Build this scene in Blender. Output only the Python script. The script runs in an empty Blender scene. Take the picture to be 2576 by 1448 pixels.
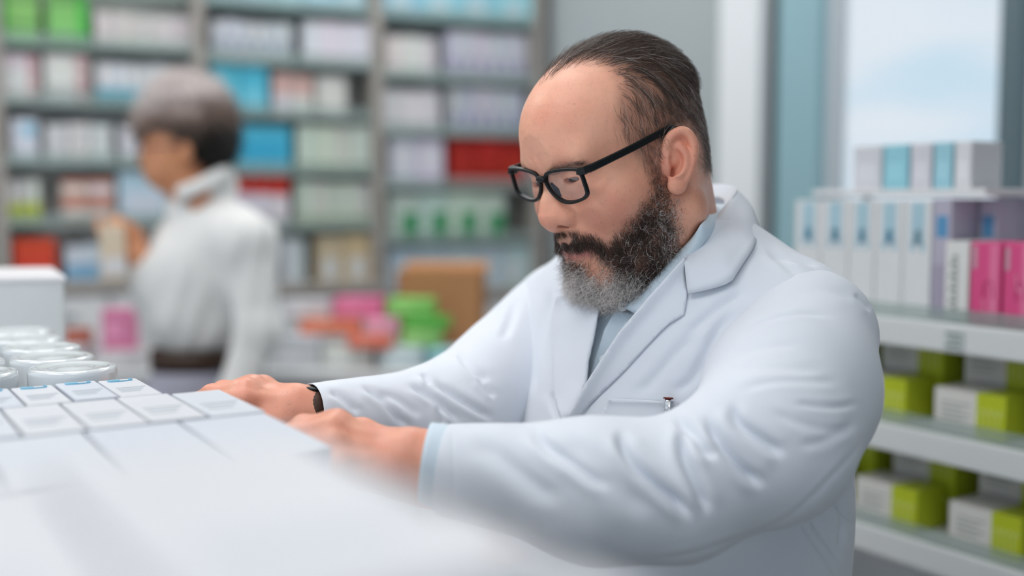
import bpy, bmesh, math, random
import numpy as np
import openvdb as vdb
from mathutils import Vector, Matrix
from mathutils.bvhtree import BVHTree

random.seed(7)
RNG = np.random.default_rng(11)
SC = bpy.context.scene
COL = SC.collection

# ------------------------------------------------------------------ camera
FPX, FW, FH = 2800.0, 2576.0, 1448.0
PITCH = math.radians(4.57)
CAM = np.array([0.0, 0.0, 1.5])
FOCUS = 1.055
_cR = np.array([1.0, 0.0, 0.0])
_cU = np.array([0.0, math.sin(PITCH), math.cos(PITCH)])
_cF = np.array([0.0, math.cos(PITCH), -math.sin(PITCH)])
C2W = np.stack([_cR, -_cU, _cF], axis=1)      # camera (right, down, forward) to world

def at(px, py, d):
    """a photo pixel at depth d (metres along the lens axis) as a world point"""
    return CAM + C2W @ np.array([(px - FW / 2) / FPX * d, (py - FH / 2) / FPX * d, d])

def to_px(P):
    q = (np.asarray(P) - CAM) @ C2W
    return q[..., 0] / q[..., 2] * FPX + FW / 2, q[..., 1] / q[..., 2] * FPX + FH / 2, q[..., 2]

cd = bpy.data.cameras.new('camera')
cam = bpy.data.objects.new('camera', cd)
COL.objects.link(cam)
cam.location = CAM
cam.rotation_euler = (math.pi / 2 - PITCH, 0, 0)
cd.sensor_width = 36.0
cd.lens = FPX / FW * 36.0
cd.clip_start = 0.05
cd.dof.use_dof = True
cd.dof.focus_distance = FOCUS
cd.dof.aperture_fstop = 1.45
SC.camera = cam

vs = SC.view_settings
vs.view_transform = 'Standard'
vs.look = 'None'
vs.gamma = 1.0
vs.use_curve_mapping = False
vs.exposure = -0.20
SC.cycles.max_bounces = 5
SC.cycles.diffuse_bounces = 3
SC.cycles.glossy_bounces = 2
SC.cycles.transmission_bounces = 3
SC.cycles.transparent_max_bounces = 10
SC.cycles.caustics_reflective = False
SC.cycles.caustics_refractive = False

# ------------------------------------------------------------------ sky
world = bpy.data.worlds.new('world')
SC.world = world
world.use_nodes = True
nt = world.node_tree
nt.nodes.clear()
_o = nt.nodes.new('ShaderNodeOutputWorld')
_b = nt.nodes.new('ShaderNodeBackground')
_tc = nt.nodes.new('ShaderNodeTexCoord')
_mp = nt.nodes.new('ShaderNodeMapping')
_mp.inputs['Scale'].default_value = (2.2, 2.2, 9.0)
_ns = nt.nodes.new('ShaderNodeTexNoise')
_ns.inputs['Scale'].default_value = 2.1
_ns.inputs['Detail'].default_value = 2.0
_rp = nt.nodes.new('ShaderNodeValToRGB')
_rp.color_ramp.elements[0].position = 0.41
_rp.color_ramp.elements[0].color = (0.72, 0.91, 1.05, 1)
_rp.color_ramp.elements[1].position = 0.57
_rp.color_ramp.elements[1].color = (0.94, 1.0, 1.08, 1)
nt.links.new(_tc.outputs['Generated'], _mp.inputs['Vector'])
nt.links.new(_mp.outputs['Vector'], _ns.inputs['Vector'])
nt.links.new(_ns.outputs['Fac'], _rp.inputs['Fac'])
nt.links.new(_rp.outputs['Color'], _b.inputs['Color'])
_b.inputs['Strength'].default_value = 1.02
nt.links.new(_b.outputs['Background'], _o.inputs['Surface'])

# aisle frame: the shelves and the counter all run along D (away from the lens, leftwards)
AISLE = math.radians(32.0)
D = np.array([-math.sin(AISLE), math.cos(AISLE), 0.0])
Nn = np.array([math.cos(AISLE), math.sin(AISLE), 0.0])     # across the aisle, to the right
Zv = np.array([0.0, 0.0, 1.0])

def area_light(name, loc, rot, sx, sy, power, col=(1, 1, 1), spread=180):
    l = bpy.data.lights.new(name, 'AREA')
    l.shape = 'RECTANGLE'
    l.size, l.size_y = sx, sy
    l.energy = power
    l.color = col
    l.spread = math.radians(spread)
    o = bpy.data.objects.new(name, l)
    COL.objects.link(o)
    o.location = loc
    o.rotation_euler = rot
    return o

# ------------------------------------------------------------------ materials
def mat(name, col, rough=0.5, spec=0.5, noise=0.0, nscale=40.0, bump=0.0, bscale=200.0,
        sss=0.0, metal=0.0, coat=0.0, trans=0.0, ior=1.45, emit=None, col2=None):
    m = bpy.data.materials.new(name)
    m.use_nodes = True
    t = m.node_tree
    p = t.nodes['Principled BSDF']
    p.inputs['Base Color'].default_value = (*col, 1)
    p.inputs['Roughness'].default_value = rough
    p.inputs['Specular IOR Level'].default_value = spec
    p.inputs['Metallic'].default_value = metal
    p.inputs['IOR'].default_value = ior
    p.inputs['Transmission Weight'].default_value = trans
    p.inputs['Coat Weight'].default_value = coat
    if sss:
        p.inputs['Subsurface Weight'].default_value = sss
        p.inputs['Subsurface Scale'].default_value = 0.006
    if emit:
        p.inputs['Emission Color'].default_value = (*emit[0], 1)
        p.inputs['Emission Strength'].default_value = emit[1]
    tc = t.nodes.new('ShaderNodeTexCoord')
    n = t.nodes.new('ShaderNodeTexNoise')
    n.inputs['Scale'].default_value = nscale
    n.inputs['Detail'].default_value = 2
    t.links.new(tc.outputs['Object'], n.inputs['Vector'])
    mx = t.nodes.new('ShaderNodeMix')
    mx.data_type = 'RGBA'
    c2 = col2 if col2 else tuple(max(0, c * (1 - noise)) for c in col)
    mx.inputs[6].default_value = (*col, 1)
    mx.inputs[7].default_value = (*c2, 1)
    t.links.new(n.outputs['Fac'], mx.inputs[0])
    t.links.new(mx.outputs[2], p.inputs['Base Color'])
    if bump:
        n2 = t.nodes.new('ShaderNodeTexNoise')
        n2.inputs['Scale'].default_value = bscale
        n2.inputs['Detail'].default_value = 3
        t.links.new(tc.outputs['Object'], n2.inputs['Vector'])
        b = t.nodes.new('ShaderNodeBump')
        b.inputs['Strength'].default_value = bump
        b.inputs['Distance'].default_value = 0.001
        t.links.new(n2.outputs['Fac'], b.inputs['Height'])
        t.links.new(b.outputs['Normal'], p.inputs['Normal'])
    return m

def srgb(r, g, b):
    f = lambda v: (v / 255 / 12.92) if v / 255 <= 0.04045 else ((v / 255 + 0.055) / 1.055) ** 2.4
    return (f(r), f(g), f(b))

# ------------------------------------------------------------------ object helpers
def tag(o, label=None, cat=None, group=None, kind=None):
    if label: o['label'] = label
    if cat: o['category'] = cat
    if group: o['group'] = group
    if kind: o['kind'] = kind
    return o

def empty(name, loc, rotz=0.0):
    o = bpy.data.objects.new(name, None)
    COL.objects.link(o)
    o.location = loc
    o.rotation_euler = (0, 0, rotz)
    o.empty_display_size = 0.05
    bpy.context.view_layer.update()
    return o

def mesh_obj(name, V, F, m, parent=None, smooth=False, world_verts=True):
    me = bpy.data.meshes.new(name)
    me.from_pydata([tuple(map(float, v)) for v in V], [], [tuple(map(int, f)) for f in F])
    me.update()
    return link_mesh(name, me, m, parent, smooth, world_verts)

def link_mesh(name, me, m, parent=None, smooth=False, world_verts=True):
    if m is not None:
        me.materials.append(m)
    o = bpy.data.objects.new(name, me)
    COL.objects.link(o)
    if smooth:
        me.polygons.foreach_set('use_smooth', np.ones(len(me.polygons), dtype=bool))
    if parent is not None:
        o.parent = parent
        if world_verts:
            o.matrix_parent_inverse = parent.matrix_world.inverted()
    return o

def fast_mesh(name, V, Q):
    """numpy verts and quads/tris to a mesh"""
    me = bpy.data.meshes.new(name)
    V = np.asarray(V, np.float32)
    loops = np.concatenate([q.ravel() for q in Q]).astype(np.int32)
    sizes = np.concatenate([np.full(len(q), q.shape[1], np.int32) for q in Q])
    starts = np.concatenate([[0], np.cumsum(sizes)[:-1]]).astype(np.int32)
    me.vertices.add(len(V)); me.vertices.foreach_set('co', V.ravel())
    me.loops.add(len(loops)); me.loops.foreach_set('vertex_index', loops)
    me.polygons.add(len(sizes)); me.polygons.foreach_set('loop_start', starts)
    me.update(calc_edges=True)
    me.validate()
    return me

def set_attr(me, name, arr, kind='FLOAT'):
    a = me.attributes.new(name, kind, 'POINT')
    a.data.foreach_set('value' if kind == 'FLOAT' else 'color', np.asarray(arr, np.float32).ravel())

class MB:
    """collects boxes, tubes and lathes into one mesh"""
    def __init__(s):
        s.v, s.f = [], []
    def box(s, o, ax, ay, az):
        """o corner, three edge vectors"""
        o, ax, ay, az = map(np.asarray, (o, ax, ay, az))
        n = len(s.v)
        for k in (0, 1):
            for j in (0, 1):
                for i in (0, 1):
                    s.v.append(o + ax * i + ay * j + az * k)
        s.f += [tuple(n + i for i in q) for q in ((0, 2, 3, 1), (4, 5, 7, 6), (0, 1, 5, 4), (2, 6, 7, 3), (0, 4, 6, 2), (1, 3, 7, 5))]
        return s
    def tube(s, pts, rad, n=10, caps=True, squash=None, twist=0.0):
        pts = [np.asarray(p, float) for p in pts]
        rad = rad if hasattr(rad, '__len__') else [rad] * len(pts)
        up = None
        base = len(s.v)
        for i, p in enumerate(pts):
            t = pts[min(i + 1, len(pts) - 1)] - pts[max(i - 1, 0)]
            t = t / np.linalg.norm(t)
            if up is None:
                a = np.array([0, 0, 1.0]) if abs(t[2]) < 0.9 else np.array([1.0, 0, 0])
                up = a - t * a.dot(t)
            up = up - t * up.dot(t)
            up /= np.linalg.norm(up)
            sd = np.cross(t, up)
            for k in range(n):
                a = 2 * math.pi * k / n + twist
                s.v.append(p + (sd * math.cos(a) * (squash or 1.0) + up * math.sin(a)) * rad[i])
        for i in range(len(pts) - 1):
            for k in range(n):
                a, b = base + i * n + k, base + i * n + (k + 1) % n
                s.f.append((a, b, b + n, a + n))
        if caps:
            s.f.append(tuple(base + k for k in range(n))[::-1])
            e = base + (len(pts) - 1) * n
            s.f.append(tuple(e + k for k in range(n)))
        return s
    def lathe(s, c, prof, n=32, ax=None):
        """prof: (radius, height) pairs from bottom to top about a vertical axis at c"""
        c = np.asarray(c, float)
        base = len(s.v)
        for r, h in prof:
            for k in range(n):
                a = 2 * math.pi * k / n
                s.v.append(c + np.array([r * math.cos(a), r * math.sin(a), h]))
        for i in range(len(prof) - 1):
            for k in range(n):
                a, b = base + i * n + k, base + i * n + (k + 1) % n
                s.f.append((a, b, b + n, a + n))
        s.f.append(tuple(base + k for k in range(n))[::-1])
        e = base + (len(prof) - 1) * n
        s.f.append(tuple(e + k for k in range(n)))
        return s
    def build(s, name, m, parent=None, smooth=False, bevel=0.0, world_verts=True):
        o = mesh_obj(name, s.v, s.f, m, parent, smooth, world_verts)
        if bevel:
            b = o.modifiers.new('bevel', 'BEVEL')
            b.width = bevel
            b.segments = 2
            b.limit_method = 'ANGLE'
        return o

# ------------------------------------------------------------------ signed distance sculpting
class Sculpt:
    """primitives blended with smooth min / max; meshed sparsely through a volume grid"""
    def __init__(s):
        s.p = []
    def add(s, fn, lo, hi, k, op):
        s.p.append((fn, np.asarray(lo, float), np.asarray(hi, float), k, op))
        return s
    def ell(s, c, r, k=0.01, op=1, R=None):
        c = np.asarray(c, np.float32); r = np.asarray(r, np.float32)
        Rm = None if R is None else np.asarray(R, np.float32)
        def fn(P):
            q = P - c
            if Rm is not None: q = q @ Rm
            a = q / r
            k0 = np.sqrt((a * a).sum(1)); b = a / r
            k1 = np.sqrt((b * b).sum(1)) + 1e-9
            return k0 * (k0 - 1) / k1
        m = r.max() if R is not None else r
        return s.add(fn, c - m, c + m, k, op)
    def cone(s, a, b, ra, rb, k=0.01, op=1, flat=None):
        a = np.asarray(a, np.float32); b = np.asarray(b, np.float32)
        ba = b - a; L2 = float(ba.dot(ba)) + 1e-12
        def fn(P):
            q = P - a
            h = np.clip((q @ ba) / L2, 0, 1)
            w = q - h[:, None] * ba
            if flat is not None:            # flat = (axis, factor): squash along an axis
                ax = np.asarray(flat[0], np.float32)
                w = w + np.outer((w @ ax) * (flat[1] - 1), ax)
            return np.sqrt((w * w).sum(1)) - (ra + (rb - ra) * h)
        m = max(ra, rb)
        return s.add(fn, np.minimum(a, b) - m, np.maximum(a, b) + m, k, op)
    def chain(s, pts, rad, k=0.004, op=1, k0=None):
        for i in range(len(pts) - 1):
            s.cone(pts[i], pts[i + 1], rad[i], rad[i + 1], k if (i or k0 is None) else k0, op)
        return s
    def bump(s, c, r, amp):
        c = np.asarray(c, np.float32); r = np.asarray(r, np.float32) * np.ones(3, np.float32)
        def fn(P):
            q = (P - c) / r
            return amp * np.exp(-(q * q).sum(1) * 1.5)
        return s.add(fn, c - r * 1.7, c + r * 1.7, 0, 3)
    def eval(s, P, lo=None, hi=None, pad=0.0):
        d = np.full(len(P), 0.25, np.float32)
        for fn, plo, phi, k, op in s.p:
            if lo is not None:
                e = pad + abs(k) * 1.1
                if (plo - e > hi).any() or (phi + e < lo).any():
                    continue
            e = fn(P)
            if op == 1:
                if k > 0:
                    h = np.maximum(k - np.abs(d - e), 0) / k
                    d = np.minimum(d, e) - h * h * k * 0.25
                else: d = np.minimum(d, e)
            elif op == -1:
                e = -e
                if k > 0:
                    h = np.maximum(k - np.abs(d - e), 0) / k
                    d = np.maximum(d, e) + h * h * k * 0.25
                else: d = np.maximum(d, e)
            elif op == 3:
                d = d - e
        return d
    def mesh(s, vox, lo=None, hi=None, n=24):
        if lo is None:
            lo = np.min([p[1] for p in s.p if p[4] == 1], axis=0) - 0.01
            hi = np.max([p[2] for p in s.p if p[4] == 1], axis=0) + 0.01
        lo = np.asarray(lo, float); hi = np.asarray(hi, float)
        band = 3 * vox
        g = vdb.FloatGrid(band)
        nb = np.ceil((hi - lo) / (vox * n)).astype(int)
        ii = np.stack(np.meshgrid(*[np.arange(k) for k in nb], indexing='ij'), -1).reshape(-1, 3)
        cen = (lo + (ii + 0.5) * n * vox).astype(np.float32)
        dc = s.eval(cen)
        half = n * vox * 0.5 * 1.733
        loc = np.stack(np.meshgrid(*[np.arange(n)] * 3, indexing='ij'), -1).reshape(-1, 3)
        for b, c, dd in zip(ii, cen, dc):
            o = b * n
            if dd > half * 1.7 + band: continue
            if dd < -(half * 1.9 + band + 0.01):
                g.fill(tuple(int(v) for v in o), tuple(int(v) for v in o + n - 1), -band, False)
                continue
            P = (lo + (o + loc) * vox).astype(np.float32)
            d = s.eval(P, P.min(0), P.max(0), band * 2)
            d = np.clip(d, -band, band).reshape(n, n, n)
            g.copyFromArray(np.ascontiguousarray(d), tuple(int(v) for v in o))
        pts, tri, quad = g.convertToPolygons(0.0, 0.0)
        V = pts.astype(np.float64) * vox + lo
        Q = []
        if len(quad): Q.append(quad.astype(np.int64))
        if len(tri): Q.append(tri.astype(np.int64))
        return V, Q

def relax(V, Q, it=2, lam=0.5):
    e = np.concatenate([np.stack([q[:, i], q[:, (i + 1) % q.shape[1]]], 1) for q in Q for i in range(q.shape[1])])
    for _ in range(it):
        A = np.zeros_like(V); n = np.zeros(len(V))
        for i in range(3):
            A[:, i] = np.bincount(e[:, 0], V[e[:, 1], i], len(V)) + np.bincount(e[:, 1], V[e[:, 0], i], len(V))
        n = np.bincount(e[:, 0], minlength=len(V)) + np.bincount(e[:, 1], minlength=len(V))
        V = V + lam * (A / np.maximum(n, 1)[:, None] - V)
    return V

def normals(V, Q):
    N = np.zeros_like(V)
    for q in Q:
        n = np.cross(V[q[:, 2]] - V[q[:, 0]], V[q[:, -1]] - V[q[:, 1]])
        for k in range(q.shape[1]):
            for i in range(3):
                N[:, i] += np.bincount(q[:, k], n[:, i], len(V))
    return N / (np.linalg.norm(N, axis=1)[:, None] + 1e-12)

def keep_faces(V, Q, keepv):
    """drop faces with any vertex outside keepv and unused vertices"""
    Q2 = [q[keepv[q].all(1)] for q in Q]
    used = np.zeros(len(V), bool)
    for q in Q2: used[q.ravel()] = True
    idx = np.cumsum(used) - 1
    return V[used], [idx[q] for q in Q2 if len(q)], used

def in_poly(x, y, poly):
    poly = np.asarray(poly, float)
    c = np.zeros(x.shape, bool)
    j = len(poly) - 1
    for i in range(len(poly)):
        xi, yi, xj, yj = *poly[i], *poly[j]
        m = ((yi > y) != (yj > y)) & (x < (xj - xi) * (y - yi) / (yj - yi + 1e-12) + xi)
        c ^= m
        j = i
    return c

def polyline_dist(x, y, pts):
    """distance to a polyline and the fraction along it"""
    pts = np.asarray(pts, float)
    L = np.concatenate([[0], np.cumsum(np.linalg.norm(np.diff(pts, axis=0), axis=1))])
    best = np.full(x.shape, 1e9); tt = np.zeros(x.shape); sgn = np.zeros(x.shape)
    for i in range(len(pts) - 1):
        a, b = pts[i], pts[i + 1]
        ab = b - a
        h = np.clip(((x - a[0]) * ab[0] + (y - a[1]) * ab[1]) / (ab @ ab), 0, 1)
        dx, dy = x - a[0] - h * ab[0], y - a[1] - h * ab[1]
        dd = np.hypot(dx, dy)
        m = dd < best
        best[m] = dd[m]
        tt[m] = ((L[i] + h * (L[i + 1] - L[i])) / L[-1])[m]
        sgn[m] = np.sign(ab[0] * dy - ab[1] * dx)[m]
    return best, tt, sgn

def spline(pts, n=8):
    """Catmull-Rom through pts"""
    P = np.asarray(pts, float)
    P = np.concatenate([[2 * P[0] - P[1]], P, [2 * P[-1] - P[-2]]])
    out = []
    for i in range(1, len(P) - 2):
        for t in np.linspace(0, 1, n, endpoint=False):
            a, b, c, d = P[i - 1], P[i], P[i + 1], P[i + 2]
            out.append(0.5 * (2 * b + (c - a) * t + (2 * a - 5 * b + 4 * c - d) * t * t + (3 * b - a - 3 * c + d) * t ** 3))
    out.append(P[-2])
    return np.array(out)
# ================================================================== the room
def fl(x, d, z=0.0):
    """floor coordinates: x right, d forward of the lens"""
    return np.array([x, d, z])
def on_line(px, p0, dr):
    """point of the floor line p0 + s dr seen at pixel column px (level lens), as s"""
    k = (px - FW / 2) / FPX
    return (k * p0[1] - p0[0]) / (dr[0] - k * dr[1])
def zpx(py, d):
    """height of a point at floor distance d seen on pixel row py near the picture's middle column"""
    q = (py - FH / 2) / FPX
    return CAM[2] + d * (-math.sin(PITCH) - q * math.cos(PITCH)) / (math.cos(PITCH) - q * math.sin(PITCH))

M_WALL = mat('wall_paint', srgb(170, 178, 181), 0.85, 0.3, noise=0.04, nscale=3, bump=0.03)
M_WALLD = mat('dark_panel', srgb(104, 112, 112), 0.6, 0.3, noise=0.05, nscale=5)
M_COLUMN = mat('column_paint', srgb(232, 236, 240), 0.7, 0.3, noise=0.02)
M_FLOOR = mat('floor_vinyl', srgb(176, 172, 166), 0.35, 0.4, noise=0.10, nscale=8)
M_CEIL = mat('ceiling_paint', srgb(228, 230, 232), 0.9, 0.2, noise=0.03)
M_ALU = mat('window_aluminium', srgb(104, 122, 128), 0.35, 0.5, noise=0.05, metal=0.3)
M_ALUD = mat('window_seal', srgb(62, 74, 78), 0.6, 0.3)
M_TEAL = mat('teal_panel', srgb(150, 186, 196), 0.45, 0.5, noise=0.05, nscale=6)
M_GREY = mat('shelf_grey', srgb(163, 158, 153), 0.6, 0.4, noise=0.06, nscale=6)
M_BACK = mat('shelf_back', srgb(222, 220, 218), 0.7, 0.3, noise=0.06, nscale=6)
M_WHITE = mat('white_laminate', srgb(226, 228, 230), 0.4, 0.5, noise=0.03)
M_RAIL = mat('white_metal_rail', srgb(222, 225, 226), 0.35, 0.5, noise=0.03)
M_LED = mat('led_diffuser', (0.9, 0.9, 0.9), 0.5, emit=((1.0, 0.98, 0.95), 2.0))
M_LED.cycles.emission_sampling = 'NONE'
M_KRAFT = mat('kraft_board', srgb(190, 138, 98), 0.8, 0.2, noise=0.12, nscale=30)

def glass_mat(name, tint, alpha, rough=0.05):
    m = bpy.data.materials.new(name); m.use_nodes = True
    t = m.node_tree; t.nodes.clear()
    o = t.nodes.new('ShaderNodeOutputMaterial'); tr = t.nodes.new('ShaderNodeBsdfTransparent'); p = t.nodes.new('ShaderNodeBsdfPrincipled')
    p.inputs['Base Color'].default_value = (*tint, 1); p.inputs['Roughness'].default_value = rough
    tr.inputs['Color'].default_value = (*[0.82 + 0.18 * c for c in tint], 1)
    n = t.nodes.new('ShaderNodeTexNoise'); n.inputs['Scale'].default_value = 3.0
    r = t.nodes.new('ShaderNodeMapRange'); r.inputs[3].default_value = alpha * 0.9; r.inputs[4].default_value = alpha * 1.1
    x = t.nodes.new('ShaderNodeMixShader')
    t.links.new(n.outputs['Fac'], r.inputs[0]); t.links.new(r.outputs[0], x.inputs[0])
    t.links.new(tr.outputs[0], x.inputs[1]); t.links.new(p.outputs[0], x.inputs[2]); t.links.new(x.outputs[0], o.inputs[0])
    return m
M_GLASS = glass_mat('shelf_glass', (0.36, 0.50, 0.46), 0.28)
M_LIP = glass_mat('shelf_lip_glass', (0.42, 0.52, 0.50), 0.35)
M_PANE = glass_mat('window_glass', (0.75, 0.82, 0.85), 0.06, 0.02)

def slab(name, corners, z0, z1, m, parent=None, kind='structure'):
    """vertical prism over a floor polygon"""
    n = len(corners)
    V_ = [(c[0], c[1], z0) for c in corners] + [(c[0], c[1], z1) for c in corners]
    F_ = [tuple(range(n))[::-1], tuple(range(n, 2 * n))] + [(i, (i + 1) % n, n + (i + 1) % n, n + i) for i in range(n)]
    o = mesh_obj(name, V_, F_, m, parent)
    if parent is None: tag(o, kind=kind)
    return o
CEIL = 2.9
fo = slab('floor', [(-4.5, -3), (4.5, -3), (4.5, 7), (-4.5, 7)], -0.1, 0, M_FLOOR)
slab('ceiling', [(-4.5, -3), (4.5, -3), (4.5, 7), (-4.5, 7)], CEIL, CEIL + 0.1, M_CEIL)

# back wall line (along WS) behind the tall shelving, and the window wall (along D) on the right
WSA = math.radians(66.0)
WS = np.array([math.sin(WSA), math.cos(WSA), 0.0]); WN = np.array([-WS[1], WS[0], 0.0])     # WN points away from the lens
P0 = fl(-0.945, 3.40)
S_UP = [on_line(px, P0, WS) for px in (5, 510, 952, 1352)]
corner_pt = P0 + WS * (S_UP[3] + 0.05)
back0 = P0 + WS * -3.0 + WN * 0.23; back1 = corner_pt + WN * 0.23 + WS * 0.35
slab('wall_back', [tuple(back0[:2]), tuple(back1[:2]), tuple((back1 + WN * .1)[:2]), tuple((back0 + WN * .1)[:2])], 0, CEIL, M_WALLD)
RW0 = P0 + WS * on_line(1392, P0, WS)           # the window wall starts here and comes forward along -D
def rw(t, off=0.0): return RW0 - D * t + Nn * off
def rw_t(px): return on_line(px, RW0, -D)
def wall_piece(name, ta, tb, z0, z1, m, th=0.12, off=0.0, kind='structure', parent=None):
    a, b = rw(ta, off), rw(tb, off); c, d = rw(tb, off + th), rw(ta, off + th)
    return slab(name, [tuple(q[:2]) for q in (a, b, c, d)], z0, z1, m, parent, kind)
t_col0, t_col1, t_j0, t_j1, t_w0, t_w1 = (rw_t(p) for p in (1822, 1922, 1925, 1956, 2058, 2512))
t_m1 = rw_t(2560); t_w2 = t_m1 + 0.75
wall_piece('wall_right', -0.45, t_col0, 0, CEIL, M_WALL)
wall_piece('wall_right_pillar', t_col0, t_col1, 0, CEIL, M_COLUMN, 0.16, -0.03)
wall_piece('trim_1', t_j0, t_j1, 0, CEIL, M_ALUD, 0.08, 0.01)
wall_piece('trim_2', t_j1, t_w0, 0, CEIL, M_TEAL, 0.10, -0.01)
wall_piece('wall_right_sill', t_w0, t_w2, 0, 0.80, M_WALL)
wall_piece('wall_right_head', t_w0, t_w2, 2.62, CEIL, M_WALL)
wall_piece('wall_right_light_block', t_w2 + .05, t_w2 + 4.2, 0, CEIL, M_WALL)  # unseen, windowless stretch added to keep sky light off the right side
for i, (ta, tb) in enumerate(((t_w0, t_w1), (t_m1, t_w2))):
    w = wall_piece('window_%d' % (i + 1), ta + 0.008, tb - 0.008, 0.84, 2.58, M_PANE, 0.012, 0.05)
    for (u, v, za, zb) in ((ta, ta + .008, .80, 2.62), (tb - .008, tb, .80, 2.62), (ta, tb, .80, .84), (ta, tb, 2.58, 2.62)):
        p = wall_piece('window_frame', u, v, za, zb, M_COLUMN, 0.06, 0.02, parent=w)
wall_piece('trim_3', t_w1, t_m1, 0.0, CEIL, M_ALU, 0.10, -0.02)
wall_piece('trim_4', t_w2, t_w2 + .05, 0.0, CEIL, M_ALU, 0.10, -0.02)

slab('wall_front_light_block', [(1.1, -1.3), (4.4, -1.3), (4.4, -1.18), (1.1, -1.18)], 0, CEIL, M_WALL)  # out-of-view wall piece added behind the lens to block sky fill
# ceiling lamps: recessed panels, each with its own light
def ceiling_light(x, d, power, col=(1.0, 0.985, 0.96), sx=0.6, sy=1.2, where=''):
    e = empty('ceiling_light', (x, d, CEIL - 0.02), AISLE)
    f = MB()
    for (ox, oy, wx, wy) in ((-sx / 2 - .02, -sy / 2 - .02, sx + .04, .02), (-sx / 2 - .02, sy / 2, sx + .04, .02), (-sx / 2 - .02, -sy / 2, .02, sy), (sx / 2, -sy / 2, .02, sy)):
        f.box((ox, oy, -.02), (wx, 0, 0), (0, wy, 0), (0, 0, .04))
    f.build('frame', M_WHITE, e, world_verts=False)
    MB().box((-sx / 2, -sy / 2, 0.0), (sx, 0, 0), (0, sy, 0), (0, 0, .012)).build('diffuser', M_LED, e, world_verts=False)
    l = area_light('ceiling_light_lamp', (0, 0, -0.022), (0, 0, 0), sx, sy, power, col)
    l.parent = e
    tag(e, 'flat white ceiling light panel ' + where, 'ceiling light', 'ceiling light panels')
    return e
ceiling_light(-1.15, 0.35, 13, where='left of the lens')
ceiling_light(0.10, 0.0, 3, where='straight above the lens')
ceiling_light(-0.55, 1.55, 8, where='ahead of the bearded man')
ceiling_light(-1.75, 2.55, 11, where='above the woman')
ceiling_light(0.95, 2.35, 7, where='near the window')
ceiling_light(-0.30, 3.05, 10, where='before the tall shelving')

# ------------------------------------------------------------------ tall shelving against the back wall
SH_D = 0.17
wall_unit = empty('wall_shelving', tuple(map(float, P0)))
ROWS = {0: [-25, 118, 262, 412, 562, 702], 1: [18, 158, 292, 434, 572, 712], 2: [50, 200, 336, 470, 606, 724]}
shelf_z = {}
def sp(s, off=0.0, z=0.0): return P0 + WS * s + WN * off + Zv * z
for i, s in enumerate(S_UP):
    w = 0.036
    MB().box(sp(s - w / 2, -0.01), WS * w, WN * (SH_D + .02), Zv * 2.45).build('upright', M_GREY, wall_unit)
MB().box(sp(S_UP[0], SH_D), WS * (S_UP[3] - S_UP[0]), WN * 0.02, Zv * 2.45).build('back_panel', M_BACK, wall_unit)
MB().box(sp(S_UP[0], 0), WS * (S_UP[3] - S_UP[0]), WN * SH_D, Zv * 0.02 ).build('plinth', M_GREY, wall_unit)
for b in range(3):
    s0, s1 = S_UP[b] + 0.018, S_UP[b + 1] - 0.018
    px_mid = {0: 258, 1: 730, 2: 1150}[b]
    smid = on_line(px_mid, P0, WS); dmid = P0[1] + WS[1] * smid
    zs = [zpx(y, dmid) for y in ROWS[b]]
    step = (zs[0] - zs[-1]) / (len(zs) - 1)
    extra = [zs[0] + step * k for k in (1, 2)]
    shelf_z[b] = zs
    for z in zs[:-1] + extra:
        sh = MB().box(sp(s0, 0, z - 0.010), WS * (s1 - s0), WN * (SH_D - .005), Zv * 0.010).build('glass_shelf', M_GLASS, wall_unit)
        MB().box(sp(s0, -0.008, z - 0.010), WS * (s1 - s0), WN * 0.005, Zv * 0.040).build('glass_lip', M_LIP, sh)
    z = zs[-1]
    MB().box(sp(s0 - .018, -0.10, z - 0.03), WS * (s1 - s0 + .036), WN * (SH_D + .10), Zv * 0.03).build('worktop', M_GREY, wall_unit)
    nd = 2
    for k in range(nd):
        w_ = (s1 - s0 + .03) / nd
        dr = MB().box(sp(s0 - .015 + w_ * k + .004, -0.09, 0.08), WS * (w_ - .008), WN * 0.02, Zv * (z - 0.12)).build('cupboard_door', M_WHITE, wall_unit, bevel=.002)
        MB().tube([sp(s0 - .015 + w_ * (k + .5) - .05, -0.105, z - .10), sp(s0 - .015 + w_ * (k + .5) + .05, -0.105, z - .10)], .005, 8).build('handle', M_ALU, dr)
tag(wall_unit, 'tall grey shelving with glass shelves full of medicine cartons on the back wall', 'shelving')

# ---- cartons: plain body plus printed panels as thin parts
_pm = {}
def paint(c, rough=0.45):
    k = tuple(round(v) for v in c) + (rough,)
    if k not in _pm:
        _pm[k] = mat('print_%d_%d_%d' % k[:3], srgb(*c), rough, 0.4, noise=0.06, nscale=25)
    return _pm[k]
def carton(name, o, ax, ay, az, body_col, panels=(), label=None, cat='box', group=None, front='y-', bevel=0.0008):
    """box at corner o with edge vectors ax (along the shelf), ay (depth, away), az (up).
    panels: (u0, u1, v0, v1, colour, part name) printed areas on the front face"""
    o, ax, ay, az = (np.asarray(q, float) for q in (o, ax, ay, az))
    bx_ = MB().box(o, ax, ay, az).build(name, paint(body_col), None, bevel=bevel)
    n = -ay / np.linalg.norm(ay)
    for (u0, u1, v0, v1, c, pn) in panels:
        e = 0.0006
        q = MB().box(o + ax * u0 + az * v0 + n * e, ax * (u1 - u0), -n * (e + .0004), az * (v1 - v0)).build(pn, paint(c), bx_)
    tag(bx_, label, cat, group)
    return bx_

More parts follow.
